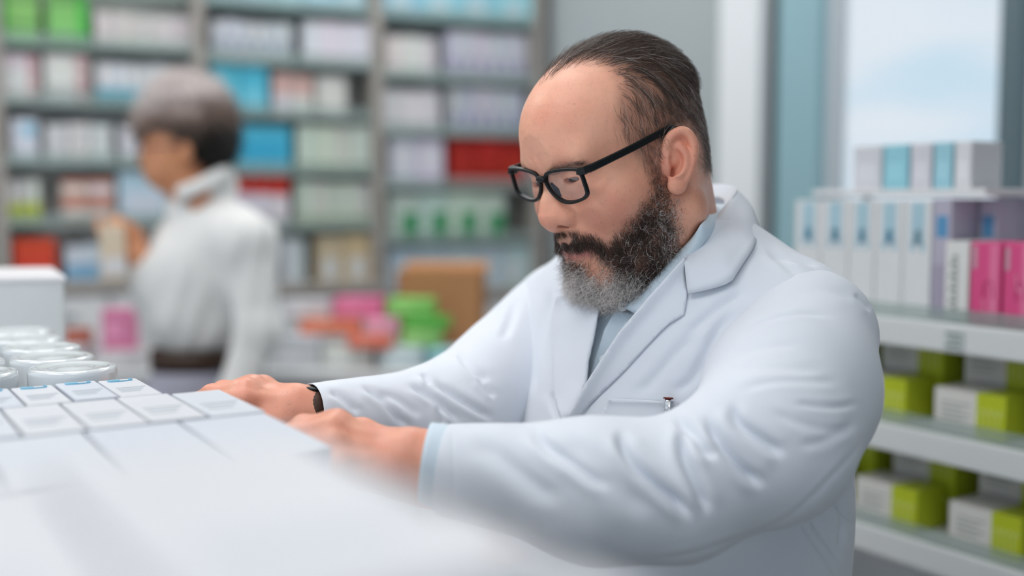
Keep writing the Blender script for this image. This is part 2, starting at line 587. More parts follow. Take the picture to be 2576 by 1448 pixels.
BAYN = ('left', 'middle', 'right')
ORD = ('first', 'second', 'third', 'fourth', 'fifth', 'sixth', 'seventh')
LAY = {2: ('lower one', 'upper one'), 3: ('bottom one', 'middle one', 'top one'), 5: ('bottom one', 'second from bottom', 'middle one', 'fourth from bottom', 'top one')}
ROWN = ('top', 'upper', 'second', 'third', 'fourth', 'lowest')
def shelf_run(b, row, x0, x1, n, h, col, panels=(), what='white carton', layers=1, depth=0.12, gap=0.004, cat='box', name='medicine_carton'):
    """n cartons side by side (and layers high) on the shelf under photo row, between pixel columns x0..x1; h in pixels of height"""
    z = shelf_z[b][row]
    sa, sb = on_line(x0, P0, WS), on_line(x1, P0, WS)
    dm = P0[1] + WS[1] * (sa + sb) / 2
    H = h * 1.08 / FPX * dm / layers
    w_ = (sb - sa) / n
    grp = '%s, %s bay %s shelf' % (what, BAYN[b], ROWN[row]) if n * layers > 1 else None
    for i in range(n):
        for l in range(layers):
            jd = random.uniform(0, .012); jh = random.uniform(-.03, .02) if layers == 1 else 0
            c = tuple(max(0, min(255, v + random.uniform(-5, 5))) for v in col)
            lab = what
            if layers > 1: lab += ', ' + (LAY[layers][l])
            if n > 1: lab += ', ' + ('leftmost' if i == 0 else 'rightmost' if i == n - 1 else ORD[i] + ' from left')
            lab += ', %s bay %s shelf' % (BAYN[b], ROWN[row])
            carton(name, sp(sa + w_ * i + gap / 2, 0.012 + jd, z + H * l + 0.0005), WS * (w_ - gap), WN * depth, Zv * (H * (1 + jh) - .0015),
                   tuple(4 * round(v / 4) for v in c), panels, lab, cat, grp)
W1, W2, W3 = (222, 220, 224), (206, 208, 214), (214, 220, 214)
# left bay
shelf_run(0, 1, 24, 118, 1, 122, (140, 205, 120), [(.0, .12, 0, 1, (70, 190, 70), 'side_print')], 'bright green flat carton in the far left stack', 5)
shelf_run(0, 1, 136, 240, 1, 122, (140, 205, 120), [(.75, 1, 0, 1, (80, 195, 80), 'side_print')], 'bright green flat carton in the right stack', 5)
shelf_run(0, 1, 256, 496, 5, 82, (226, 220, 222), [(.1, .9, .55, .75, (206, 196, 200), 'label_print')], 'white upright carton beside the green ones')
shelf_run(0, 2, 20, 114, 1, 112, (228, 224, 228), [(.7, .95, .1, .9, (200, 150, 155), 'label_print')], 'white flat carton with pink print, far left stack', 3)
shelf_run(0, 2, 126, 238, 1, 112, (228, 224, 228), [(.7, .95, .1, .9, (200, 155, 160), 'label_print')], 'white flat carton with pink print, second stack', 3)
shelf_run(0, 2, 256, 492, 7, 96, (224, 226, 230), [(0, 1, 0, .42, (100, 182, 208), 'blue_band')], 'white carton with blue lower band in a row')
shelf_run(0, 3, 36, 106, 1, 106, (222, 228, 236), [(.4, .9, .6, .9, (150, 200, 225), 'blue_print')], 'single white carton with blue print')
shelf_run(0, 3, 122, 290, 3, 92, (218, 220, 220), [(.15, .85, .5, .8, (206, 208, 210), 'label_print')], 'plain white carton in a row of three')
shelf_run(0, 3, 308, 420, 2, 88, (220, 220, 226), [], 'plain white carton behind the woman\'s face')
shelf_run(0, 4, 20, 106, 3, 104, (216, 220, 216), [(0, 1, 0, .48, (190, 205, 60), 'lime_band')], 'white carton with lime lower half')
shelf_run(0, 4, 158, 292, 2, 104, (224, 216, 214), [(0, 1, 0, .28, (196, 128, 108), 'brown_band'), (0, 1, .72, 1, (196, 132, 114), 'brown_band')], 'white carton with reddish brown bands', 2)
shelf_run(0, 4, 302, 425, 1, 118, (178, 206, 230), [(.1, .9, .1, .6, (205, 214, 228), 'label_print')], 'large pale blue carton')
shelf_run(0, 5, 164, 250, 2, 80, (214, 222, 232), [(0, 1, 0, .45, (130, 180, 215), 'blue_band')], 'white carton with blue lower half')
shelf_run(0, 5, 30, 142, 1, 98, (222, 74, 48), [(.05, .95, .2, .4, (232, 96, 70), 'label_print')], 'bright red orange flat carton', 3)
# middle bay
shelf_run(1, 0, 532, 930, 5, 120, (172, 216, 230), [(.2, .8, .3, .6, (214, 226, 234), 'label_print')], 'pale blue wide carton')
shelf_run(1, 1, 545, 745, 6, 92, (208, 214, 222), [(.2, .8, .25, .55, (160, 172, 188), 'grey_print')], 'white carton with grey print')
shelf_run(1, 1, 775, 940, 4, 100, (226, 226, 234), [], 'plain white carton in the right half')
shelf_run(1, 2, 540, 684, 2, 118, (88, 190, 220), [(.1, .9, .1, .5, (120, 204, 226), 'label_print')], 'bright blue carton')
shelf_run(1, 2, 696, 796, 2, 98, (216, 220, 222), [(0, 1, .5, 1, (214, 178, 172), 'pink_band')], 'white carton with pink top')
shelf_run(1, 2, 806, 882, 1, 96, (220, 216, 212), [], 'single cream white carton before an empty gap')
shelf_run(1, 3, 596, 738, 1, 108, (78, 186, 220), [(.1, .9, .3, .7, (60, 172, 212), 'label_print')], 'wide bright blue carton')
shelf_run(1, 3, 755, 936, 4, 110, (208, 220, 210), [(0, 1, 0, .2, (186, 200, 180), 'green_band')], 'pale greenish white carton')
shelf_run(1, 4, 590, 732, 3, 128, (224, 220, 226), [(0, 1, .62, 1, (206, 52, 40), 'red_band')], 'white carton with bright red top')
shelf_run(1, 4, 752, 936, 5, 106, (204, 214, 206), [(0, 1, .0, .3, (190, 200, 176), 'green_band')], 'pale greenish white carton')
shelf_run(1, 5, 712, 772, 2, 104, (206, 220, 224), [], 'thin white carton')
shelf_run(1, 5, 800, 936, 2, 110, (204, 188, 154), [(.2, .8, .05, .5, (210, 214, 216), 'label_print')], 'tan carton with white label')
# right bay
shelf_run(2, 0, 972, 1345, 4, 90, (160, 214, 228), [(.2, .7, .2, .6, (196, 220, 230), 'label_print')], 'pale blue wide carton')
shelf_run(2, 1, 980, 1104, 3, 96, (226, 226, 226), [], 'white carton in the left half')
shelf_run(2, 1, 1130, 1332, 6, 112, (206, 208, 218), [(.2, .8, .1, .45, (164, 162, 190), 'lilac_print')], 'white carton with lilac print')
shelf_run(2, 2, 972, 1112, 3, 98, (224, 224, 226), [], 'white carton in the left half')
shelf_run(2, 2, 1136, 1325, 6, 108, (200, 202, 214), [(.25, .75, .1, .45, (150, 150, 186), 'lilac_print')], 'white carton with violet print')
shelf_run(2, 3, 986, 1122, 2, 116, (216, 216, 228), [(.2, .8, .4, .8, (224, 224, 232), 'label_print')], 'lilac white carton')
shelf_run(2, 3, 1138, 1330, 3, 112, (178, 40, 30), [(.05, .95, .1, .3, (196, 54, 44), 'label_print')], 'deep red carton', 2)
shelf_run(2, 4, 984, 1275, 4, 112, (196, 214, 206), [(.42, 1, 0, .6, (64, 150, 100), 'green_print')], 'white carton with green corner')
shelf_run(2, 5, 980, 1340, 5, 96, (184, 204, 212), [(.1, .6, .2, .6, (206, 214, 220), 'label_print')], 'pale blue grey carton')

# ------------------------------------------------------------------ display shelf by the window, right
Q0 = fl((2450 - 1288) / FPX * 1.5, 1.5)
def qs(px, off=0.0):
    return on_line(px, Q0 + Nn * off, D)
def qp(t, off=0.0, z=0.0): return Q0 + D * t + Nn * off + Zv * z
d2395 = 1.53
ZR = [zpx(812, d2395), zpx(1092, d2395)]
ZR.append(ZR[1] - (ZR[0] - ZR[1]) * 1.02); ZR.append(ZR[2] - .28); ZR.append(ZR[3] - .28)
t_near, t_far = -0.62, 0.62
rack = empty('display_shelf', tuple(map(float, qp(0))))
for z in ZR:
    sh = MB().box(qp(t_near, 0.004, z - .022), D * (t_far - t_near), Nn * 0.30, Zv * 0.022).build('shelf_board', M_WHITE, rack)
    MB().box(qp(t_near, -0.010, z - .040), D * (t_far - t_near), Nn * 0.013, Zv * 0.040).build('price_rail', M_RAIL, sh, bevel=.003)
    MB().box(qp(t_near, -0.004, z + .0005), D * (t_far - t_near), Nn * 0.003, Zv * 0.020).build('clear_lip', M_LIP, sh)
MB().box(qp(t_near, 0.305, 0.0), D * (t_far - t_near), Nn * 0.015, Zv * (ZR[0] + 0.01)).build('back_panel', M_WHITE, rack)
MB().box(qp(t_near - .02, 0.0, 0.0), D * .02, Nn * 0.32, Zv * (ZR[0] + .01)).build('side_panel', M_WHITE, rack)
MB().box(qp(t_far, 0.0, 0.0), D * .02, Nn * 0.32, Zv * (ZR[0] + .01)).build('side_panel', M_WHITE, rack)
# price ticket on the top rail
tk = MB().box(qp(qs(2445), -0.0125, ZR[0] - .034), D * .03, Nn * 0.002, Zv * .026).build('price_ticket', paint((206, 214, 212)), rack)
for i in range(3):
    MB().box(qp(qs(2445) + .003, -0.0131, ZR[0] - .030 + i * .008), D * (.024 - .005 * (i % 2)), Nn * 0.0006, Zv * .003).build('ticket_print', paint((120, 132, 132)), tk)
tag(rack, 'white shop display shelf with price rails by the window', 'shelf')

def lime_box(t, off, z, w=.112, h=.060, dp=.062, where=''):
    """white and lime carton; its near end is the right one"""
    o = qp(t + w, off, z)
    b = MB().box(o, -D * w, Nn * dp, Zv * h).build('medicine_carton', paint((226, 224, 220)), None, bevel=.0008)
    e = .0006
    MB().box(qp(t + w * .40, off - e, z), -D * (w * .40 + e), Nn * (dp + e), Zv * (h + e)).build('lime_end', paint((190, 204, 44)), b, bevel=.0006)
    for r in range(4):
        MB().box(qp(t + w * .90, off - e, z + h * (.66 - r * .12)), -D * (w * (.42 - .1 * (r % 2))), Nn * .0008, Zv * .0026).build('text_line', paint((170, 176, 172)), b)
    for r in range(4):
        c0 = t + w * (.345 - r * .085)
        pts = [qp(c0, off - .0008, z + h * .18), qp(c0, off - .0008, z + h * .55), qp(c0 - w * .02, off - .0008, z + h * .66), qp(c0 - w * .04, off - .0008, z + h * .66), qp(c0 - w * .055, off - .0008, z + h * .55)]
        MB().tube(pts, .0008, 5).build('arch_print', paint((228, 232, 150)), b)
    tag(b, 'white and lime carton, ' + where, 'box', 'white and lime cartons on the display shelf')
for si, (z, name) in enumerate(((ZR[1], 'middle'), (ZR[2], 'lower'))):
    sh_ = (0.0, -0.028)[si]
    for i in range(4):
        t = qs(2545, .02) + (i - 1) * 0.166 + sh_
        lime_box(t, 0.020 + random.uniform(0, .006), z + .001, where='%s shelf front row, %s from the right' % (name, ('first', 'second', 'third', 'fourth')[i]))
    for i in range(4):
        t = qs(2445, .12) + (i - 1) * 0.150 + sh_ + .024
        for l in range(2):
            lime_box(t, 0.092 + random.uniform(0, .004), z + .001 + l * .0612, where='%s shelf back row %s layer, %s from right' % (name, ('bottom', 'top')[l], ('first', 'second', 'third', 'fourth')[i]))
for t, z, c, lab in ((qs(2545, .02) - .166 * 2 - .03, ZR[2] + .001, (236, 176, 60), 'yellow carton at the right edge of the lower display shelf'), (qs(2545, .02) - .166 * 2 - .0, ZR[1] + .001, (226, 96, 56), 'orange carton at the right edge of the middle display shelf')):
    carton('medicine_carton', qp(t + .12, 0.02, z), -D * .12, Nn * .07, Zv * .075, c, [(.1, .9, .55, .85, tuple(min(255, v + 30) for v in c), 'label_print')], lab, 'box')
# top shelf: white cartons with blue motif, lilac ones, pink ones
def tall(t0, t1, off, h, col, panels, lab, dp=.09, grp=None):
    w = t1 - t0
    return carton('medicine_carton', qp(t1, off, ZR[0] + .001), -D * (w - .002), Nn * dp, Zv * h, col, panels, lab, 'box', grp)
edges = [2345, 2272, 2202, 2135, 2066, 2000]
nm = ('beside the lilac cartons', 'second from the lilac cartons', 'third from the lilac cartons', 'fourth from the lilac cartons', 'half hidden by the man\'s shoulder')
for i in range(5):
    tall(qs(edges[i], .03), qs(edges[i + 1], .03), .03, .168, (228, 230, 232),
         [(.28, .76, .62, .98, (176, 208, 222), 'blue_motif'), (.40, .66, .62, .74, (110, 178, 212), 'blue_motif'), (.28, .40, .56, .64, (150, 196, 216), 'blue_motif'), (.64, .76, .56, .64, (150, 196, 216), 'blue_motif')],
         'tall white carton with blue motif, ' + nm[i])
for i, (a, b) in enumerate(((2395, 2346), (2448, 2398))):
    of_ = (.03, .086)[i]
    bx_ = tall(qs(a, .03), qs(b, .03), of_, .170, (186, 182, 200), [(.2, .8, .68, .86, (92, 152, 196), 'blue_dot'), (0, 1, .0, .45, (170, 164, 184), 'lower_print')], 'lilac grey carton with blue dot, ' + ('next to the white ones', 'behind the pink ones')[i])
bw = tall(qs(2442, .008), qs(2380, .008), .008, .112, (230, 230, 228), [], 'white upright carton with grey vertical lettering beside the pink cartons', .075)
zz = ZR[0] + .018
for i in range(9):
    MB().box(qp(qs(2442, .008) + .019, .008 - .0007, zz + i * .0088), D * (.012 if i % 2 else .008), Nn * .0008, Zv * .0055).build('letter_print', paint((150, 156, 156)), bw)
for i, (a, b) in enumerate(((2524, 2445), (2604, 2528), (2684, 2608))):
    bx_ = tall(qs(a, .006), qs(b, .006), .006, .112, (226, 84, 140), [(.62, .92, .02, .98, (236, 122, 166), 'pale_stripe'), (.05, .20, .68, .95, (208, 160, 176), 'code_panel')],
               'pink upright carton on the top display shelf, ' + ('beside the white one', 'second from the white one', 'third from the white one')[i], .075)
    t0 = qs(a, .006); wv = qs(b, .006) - t0
    for k, up_ in ((.42, 1), (.42, -1)):
        cz = ZR[0] + .038 + (.036 if up_ < 0 else 0) * (i % 2 == 1)
        pts = [qp(t0 + wv * (k + .16), .0055, cz), qp(t0 + wv * (k + .13), .0055, cz + .018 * up_), qp(t0 + wv * k, .0055, cz + .024 * up_), qp(t0 + wv * (k - .13), .0055, cz + .018 * up_), qp(t0 + wv * (k - .16), .0055, cz)]
        MB().tube(spline(pts, 3), .0011, 5).build('arch_print', paint((196, 74, 124) if up_ > 0 else (244, 160, 190)), bx_)
# glass bridge over the white cartons with a second tier
zb = ZR[0] + .175
ta, tb = qs(2480, .03), qs(2046, .03)
br_ = MB().box(qp(ta, .025, zb), D * (tb - ta), Nn * .13, Zv * .010).build('shelf_board', M_WHITE, rack, bevel=.002)
for t in (ta + .004, tb - .010):
    MB().box(qp(t, .14, ZR[0]), D * .006, Nn * .012, Zv * .176).build('bracket', M_RAIL, rack)
for i, (a, b, c) in enumerate(((2215, 2142, (214, 214, 220)), (2282, 2218, (150, 206, 220)), (2340, 2286, (214, 212, 220)), (2392, 2344, (158, 206, 220)), (2440, 2396, (222, 222, 226)))):
    carton('medicine_carton', qp(qs(b, .05), .05, zb + .0105), -D * (qs(b, .05) - qs(a, .05) - .002), Nn * .07, Zv * .066, c, [(.15, .85, .2, .6, tuple(min(255, v + 10) for v in c), 'label_print')],
           ('white', 'pale teal', 'white', 'pale teal', 'white')[i] + ' carton on the raised board, number ' + ('five', 'four', 'three', 'two', 'one')[i] + ' from the pink cartons', 'box')
# ================================================================== the man: head, neck, arms, hands
# head axes: +X his left (towards the lens), +Y back, +Z up; origin between the ear canals
_l = np.array([0.48912, 0.0883, -0.86773]); _f = np.array([-0.81815, 0.39125, -0.42136])
_l /= np.linalg.norm(_l); _f = _f - _l * _f.dot(_l); _f /= np.linalg.norm(_f); _u = np.cross(_l, -_f)
_rl = math.radians(4.0); _l, _u = _l * math.cos(_rl) + _u * math.sin(_rl), _u * math.cos(_rl) - _l * math.sin(_rl)
HR = C2W @ np.stack([_l, -_f, _u], axis=1)
HO = CAM + C2W @ np.array([0.11903, -0.1211, 1.1304])
def h2w(P): return np.asarray(P) @ HR.T + HO
def w2h(P): return (np.asarray(P) - HO) @ HR
def mm(*a): return np.array(a, float) / 1000

man = empty('person', (float(at(1690, 1100, 1.2)[0]), float(at(1690, 1100, 1.2)[1]), 0.0))

S = Sculpt()
S.ell(mm(0, 3, 56), mm(75, 91, 75), 0.0)                     # cranium
S.ell(mm(0, -40, 50), mm(63, 57, 54), 0.03)                  # forehead
S.ell(mm(0, -30, -12), mm(65, 54, 70), 0.03)                 # face mass
for sx in (1, -1):
    S.cone(mm(sx * 57, 8, -48), mm(sx * 20, -64, -82), 0.024, 0.022, 0.03)     # jaw
    S.ell(mm(sx * 48, -57, -12), mm(25, 32, 25), 0.025)      # cheek
    S.cone(mm(sx * 12, -84.5, 41), mm(sx * 46, -76, 38), 0.010, 0.011, 0.018)     # brow
S.ell(mm(0, -72, -82), mm(24, 22, 20), 0.02)                 # chin
S.ell(mm(0, -62, -40), mm(38, 36, 36), 0.025)                # muzzle
S.ell(mm(0, -24, -86), mm(52, 56, 28), 0.03)                 # under the chin
for sx in (1, -1):
    S.ell(mm(sx * 35, -101, 21), mm(19, 14, 10), 0.014, -1)     # socket
    S.ell(mm(sx * 32, -76, 21.5), mm(16, 13.5, 13), 0.007)      # lids
    S.ell(mm(sx * 31, -81, 10), mm(18, 9, 7), 0.012)            # pouch under the eye
# nose
S.chain([mm(0, -80, 31), mm(0, -86.5, 17), mm(0, -96.5, -1), mm(0, -100.5, -12)], [.0085, .0080, .0112, .0148], 0.008, k0=0.014)
for sx in (1, -1):
    S.cone(mm(sx * 6, -79, 16), mm(sx * 14, -82, -7), 0.0085, 0.007, 0.012)
    S.ell(mm(sx * 16, -90, -16.5), mm(10.5, 13.5, 9.5), 0.003)     # wing
    S.ell(mm(sx * 13, -99, -12), mm(6, 7, 8), 0.012)
S.cone(mm(0, -103, -21), mm(0, -88, -27), 0.006, 0.007, 0.006)   # columella
for sx in (1, -1):
    S.ell(mm(sx * 12, -97, -21.5), mm(5.0, 9.5, 4.8), 0.0015, -1)   # nostril
    for q_ in ((26.5, -83, -9), (28, -82, -14), (28, -81, -19), (25, -83, -24)): S.bump(mm(sx * q_[0], q_[1], q_[2]), .006, -.0022)
    for q_, a_ in (((28, -82, -24), .0012), ((34, -80, -31), .0014), ((40, -75, -39), .0010)): S.bump(mm(sx * q_[0], q_[1], q_[2]), .009, -a_)   # crease wing to mouth
    for q_ in ((7, -97, 46), (8, -96, 40), (8.5, -95, 34)): S.bump(mm(sx * q_[0], q_[1], q_[2]), .005, -.0014)    # frown
    S.ell(mm(sx * 33, -88, 18.2), mm(12.5, 9, 2.4), 0.0015, -1)       # lid gap, eyes cast down
# lips
S.chain([mm(-26, -85, -46), mm(-12, -94, -42), mm(0, -97, -41), mm(12, -94, -42), mm(26, -85, -46)], [.002, .005, .0055, .005, .002], 0.005)
S.chain([mm(-25, -84, -48), mm(-12, -93, -50), mm(0, -95.5, -50.5), mm(12, -93, -50), mm(25, -84, -48)], [.002, .0052, .0062, .0052, .002], 0.005)
S.chain([mm(-27, -90, -46.5), mm(-12, -100, -45.5), mm(0, -103, -45.5), mm(12, -100, -45.5), mm(27, -90, -46.5)], [.0009] * 5, 0.0025, -1)

# near ear, drawn in its own plane: (a, b) are millimetres right and up of its middle, w outwards
_c23, _s23 = math.cos(math.radians(23)), math.sin(math.radians(23))
EV = np.array([0, _s23, _c23]); EU = np.array([0.40, 0.9165 * _c23, -0.9165 * _s23]); EU /= np.linalg.norm(EU)
EWd = np.cross(EV, EU); EWd = EWd if EWd[0] > 0 else -EWd
EC = w2h(at(1717.4, 403.6, 1.058))
def ear(cx, cy, w=0.0, side=1):
    p = EC + EU * (cx - 850) * .0523e-3 + EV * (750 - cy) * .0523e-3 + EWd * w * 1e-3
    return p * np.array([side, 1, 1])
def add_ear(side):
    e = lambda a, b, w=0: ear(a, b, w, side)
    Rm = np.stack([EU * [side, 1, 1], EV * [side, 1, 1], EWd * [side, 1, 1]], axis=1)
    S.ell(e(800, 700, -4.5), mm(13, 26, 5), 0.004, 1, Rm)
    S.cone(e(690, 720, -12), e(760, 720, -4), .015, .011, 0.006)
    S.cone(e(600, 520, -10), e(620, 800, -10), .008, .009, 0.008)
    S.ell(e(770, 1165, -1.5), mm(9.5, 10.5, 4.6), 0.005, 1, Rm)
    S.ell(e(735, 1235, -1.0), mm(7, 5.5, 4.2), 0.004, 1, Rm)
    S.ell(e(795, 600, 2.5), mm(10.5, 18, 4.2), 0.003, -1, Rm)       # hollow inside the rim
    hp = spline([e(600, 760, -5), e(548, 560, -3), e(588, 380, -0.5), e(690, 268, 1), e(820, 222, 2), e(940, 278, 2.4), e(1020, 410, 2.6), e(1046, 560, 2.4),
                 e(1032, 740, 1.8), e(988, 920, 1), e(925, 1070, 0)], 3)
    S.chain(list(hp), list(np.interp(np.linspace(0, 1, len(hp)), [0, .3, .65, 1], [.0048, .0041, .0040, .0033])), 0.0022, k0=0.006)
    S.ell(e(765, 455, -2.2), mm(8.5, 7.5, 3.8), 0.004, 1, Rm)       # upper fold
    ap = spline([e(780, 490, -1), e(872, 600, .2), e(915, 730, .8), e(895, 860, .6), e(810, 985, .6), e(735, 1025, .2)], 3)
    S.chain(list(ap), list(np.linspace(.0042, .0034, len(ap))), 0.003)
    S.ell(e(715, 800, 2), mm(6.6, 11, 9), 0.003, -1, Rm)            # bowl by the canal
    S.ell(e(715, 700, -5.5), mm(7, 9, 5), 0.003, 1, Rm)
    S.cone(e(585, 640, -2.5), e(690, 625, -3.5), .0024, .0015, 0.004)
    S.ell(e(662, 950, -4), mm(3.4, 5.5, 8), 0.003, -1, Rm)
    S.ell(e(545, 880, -2.8), mm(4.8, 6.5, 4.5), 0.006, 1, Rm)       # tragus
add_ear(1)

# neck, shoulders and arms under the clothes
NB = w2h(at(1660, 770, 1.19))
NB2 = w2h(at(1706, 640, 1.185))
def add_neck(T):
    T.cone(mm(0, 24, -5), NB, 0.055, 0.064, 0.03)
    T.cone(mm(0, 34, 12), NB2, 0.044, 0.043, 0.03)
add_neck(S)
HEAD = S
S = Sculpt()
add_neck(S)
for a_, b_, c_, w_ in (((1985, 850, 1.08), (1905, 1130, .92), (1500, 1190, .925), (1090, 1176, .935)),
                       ((1425, 840, 1.32), (1140, 1075, 1.19), (985, 1068, 1.145), (785, 1052, 1.09))):
    a_, b_, c_, w_ = (w2h(at(*q)) for q in (a_, b_, c_, w_))
    S.cone(NB, a_, 0.062, 0.05, 0.04)
    S.cone(a_, b_, 0.044, 0.034, 0.02)
    S.cone(b_, c_, 0.034, 0.031, 0.02)
    S.cone(c_, w_, 0.031, 0.026, 0.02)
# hands
def add_hand(wrist, mcp, tip, up, side, spread=0.021, curl=0.5, wr=.027):
    """wrist / middle knuckle / middle fingertip in world space; up = back of the hand; side = towards the thumb"""
    wrist, mcp, tip, up, side = map(lambda a: np.asarray(a, float), (wrist, mcp, tip, up, side))
    fwd = mcp - wrist; fwd /= np.linalg.norm(fwd)
    up = up - fwd * up.dot(fwd); up /= np.linalg.norm(up)
    side = side - fwd * side.dot(fwd) - up * side.dot(up); side /= np.linalg.norm(side)
    c = lambda p: w2h(p)
    fl = tip - mcp
    lens = (0.92, 1.0, 0.93, 0.74)
    off = (1.05, 0.32, -0.42, -1.12)
    S.cone(c(wrist - fwd * .03), c(wrist + fwd * 0.012), wr, wr * .95, 0.012)
    for i in range(4):
        k = mcp + side * spread * off[i] - fwd * (0.000, -0.003, 0.003, 0.012)[i] - up * (0.002, 0, 0.002, 0.006)[i]
        S.cone(c(wrist + side * 0.010 * off[i] - up * .004), c(k - up * .006), .0165, .0125, 0.014)
        S.ell(c(k - up * .002), (.0115,) * 3, 0.008)                        # knuckle
        S.cone(c(wrist + fwd * .02 + side * .008 * off[i] + up * .008), c(k + up * .0045), .0022, .0030, 0.007)   # tendon
        v = fl * lens[i]
        p1 = k + v * 0.50 + up * np.linalg.norm(v) * 0.10 * curl + side * off[i] * 0.002
        p2 = k + v * 0.80 - up * np.linalg.norm(v) * 0.10 * curl + side * off[i] * 0.002
        p3 = k + v * 0.98 - up * np.linalg.norm(v) * 0.34 * curl + side * off[i] * 0.001
        S.chain([c(k), c(p1), c(p2), c(p3)], [.0105, .0093, .0084, .0072], 0.004, k0=0.008)
        S.ell(c(p1), (.0098,) * 3, 0.004)
    t0 = wrist + fwd * .022 + side * .026 - up * .012
    t1 = t0 + fwd * .034 + side * .020 - up * .010
    t2 = t1 + fwd * .030 + side * .006 - up * .010
    t3 = t2 + fwd * .024 - side * .004 - up * .006
    S.chain([c(wrist + fwd * .008 + side * .012 - up * .008), c(t0), c(t1), c(t2), c(t3)], [.018, .0165, .0122, .0108, .0085], 0.008, k0=0.014)
_upv = np.array([0, -0.25, 1.0])
# his left hand (near): thumb on the far side; his right hand (far): thumb towards the lens
add_hand(at(1068, 1172, .935), at(838, 1098, .925), at(640, 1140, .94), np.array([0.15, -0.45, 1.0]), np.array([-.25, 1, -.2]), wr=.031)
add_hand(at(772, 1042, 1.086), at(628, 977, 1.075), at(455, 1012, 1.10), np.array([0.3, -0.3, 1.0]), np.array([-.3, -1, -.4]))

def cut_low(V, Q, below):
    h = (V - NB) @ (-NB / np.linalg.norm(NB))          # distance above the neck base, towards the head
    ax = NB / np.linalg.norm(NB); q = V - NB; rad = np.linalg.norm(q - np.outer(q @ ax, ax), axis=1)
    return keep_faces(V, Q, ((h < 0.012) | (rad > 0.09)) if below else (h > 0.004))[:2]
Vh, Qh = HEAD.mesh(0.00115)
Vh = relax(Vh, Qh, 2, 0.4)
Vh, Qh = cut_low(Vh, Qh, False)
Vb, Qb = S.mesh(0.0018)
Vb = relax(Vb, Qb, 2, 0.4)
Vb, Qb = cut_low(Vb, Qb, True)
V = np.concatenate([Vh, Vb]); Q = Qh + [q + len(Vh) for q in Qb]
print('body verts', len(Vh), len(Vb))
# ------------------------------------------------------------------ skin, hair, beard, glasses
def head_px(P):
    """photo pixel of head-local points, folded onto his left side (the head is treated as symmetric)"""
    P = np.array(P, float); P[:, 0] = np.abs(P[:, 0])
    x, y, z = to_px(h2w(P))
    return x, y
HAIR_POLY = [(1318, 236), (1360, 207), (1420, 174), (1475, 152), (1522, 166), (1560, 205), (1552, 255), (1548, 300), (1575, 345), (1602, 388),
             (1622, 425), (1640, 452), (1668, 440), (1674, 395), (1672, 352), (1692, 318), (1735, 316), (1762, 366), (1768, 430), (1900, 425), (1900, 0), (1290, 0), (1290, 230)]
BEARD_POLY = [(1672, 428), (1646, 446), (1636, 490), (1610, 535), (1578, 565), (1556, 600), (1533, 628), (1505, 616), (1475, 600), (1440, 590), (1400, 588),
              (1372, 594), (1330, 640), (1330, 820), (1540, 850), (1690, 640), (1703, 560), (1702, 510), (1690, 462)]
LIP_POLY = [(1400, 616), (1440, 618), (1482, 619), (1508, 628), (1490, 644), (1456, 655), (1420, 654), (1394, 640)]
BARE_POLY = [(1452, 650), (1500, 636), (1535, 668), (1545, 712), (1515, 715), (1480, 690)]
BROW_POLY = [(1374, 438), (1392, 424), (1428, 412), (1464, 407), (1474, 414), (1440, 423), (1400, 436)]

def soft_poly(x, y, poly, w):
    d, _, _ = polyline_dist(x, y, list(poly) + [poly[0]])
    s = np.where(in_poly(x, y, poly), d, -d)
    return np.clip(s / w * 0.5 + 0.5, 0, 1)

def lump(P, sc, seed):
    """cheap smooth noise in [-1, 1]"""
    r = np.random.default_rng(seed)
    o = np.zeros(len(P))
    for i in range(5):
        k = r.normal(size=3) * sc; ph = r.random() * 6.28
        o += np.sin(P @ k + ph)
    return o / 5

Nh = normals(Vh, Qh)
hx, hy = head_px(Vh)
hx2, hy2 = hx + lump(Vh, 300, 1) * 7, hy + lump(Vh, 300, 2) * 7
mouth_side = np.clip((-Vh[:, 1] - 0.02) / 0.04, 0, 1)
_eq = Vh - EC; _ea, _eb, _ew = _eq @ EU, _eq @ EV, _eq @ EWd
not_ear = 1 - ((((_ea + .002) / .019) ** 2 + (_eb / .036) ** 2 < 1) & (_ew > -.012)).astype(float)
m_hair = not_ear * soft_poly(hx2, hy2, HAIR_POLY, 14) * np.clip((Vh[:, 2] + Vh[:, 1] * 0.9 + 0.105) / 0.02, 0, 1)
m_beard = not_ear * soft_poly(hx2, hy2, BEARD_POLY, 22) * (Vh[:, 1] < 0.02)
m_beard *= 1 - soft_poly(hx, hy, LIP_POLY, 8)
m_beard *= 1 - ((Vh[:, 1] < -0.0875) & (Vh[:, 2] > -0.0285) & (np.abs(Vh[:, 0]) < 0.028))
m_bare = soft_poly(hx, hy, BARE_POLY, 16) * (Vh[:, 1] < -0.04)
m_beard *= 1 - 0.8 * m_bare
m_brow = soft_poly(hx, hy, BROW_POLY, 6) * (Vh[:, 1] < -0.06) * (Nh[:, 1] < -0.1)
m_lip = soft_poly(hx, hy, LIP_POLY, 8) * (Vh[:, 1] < -0.07)

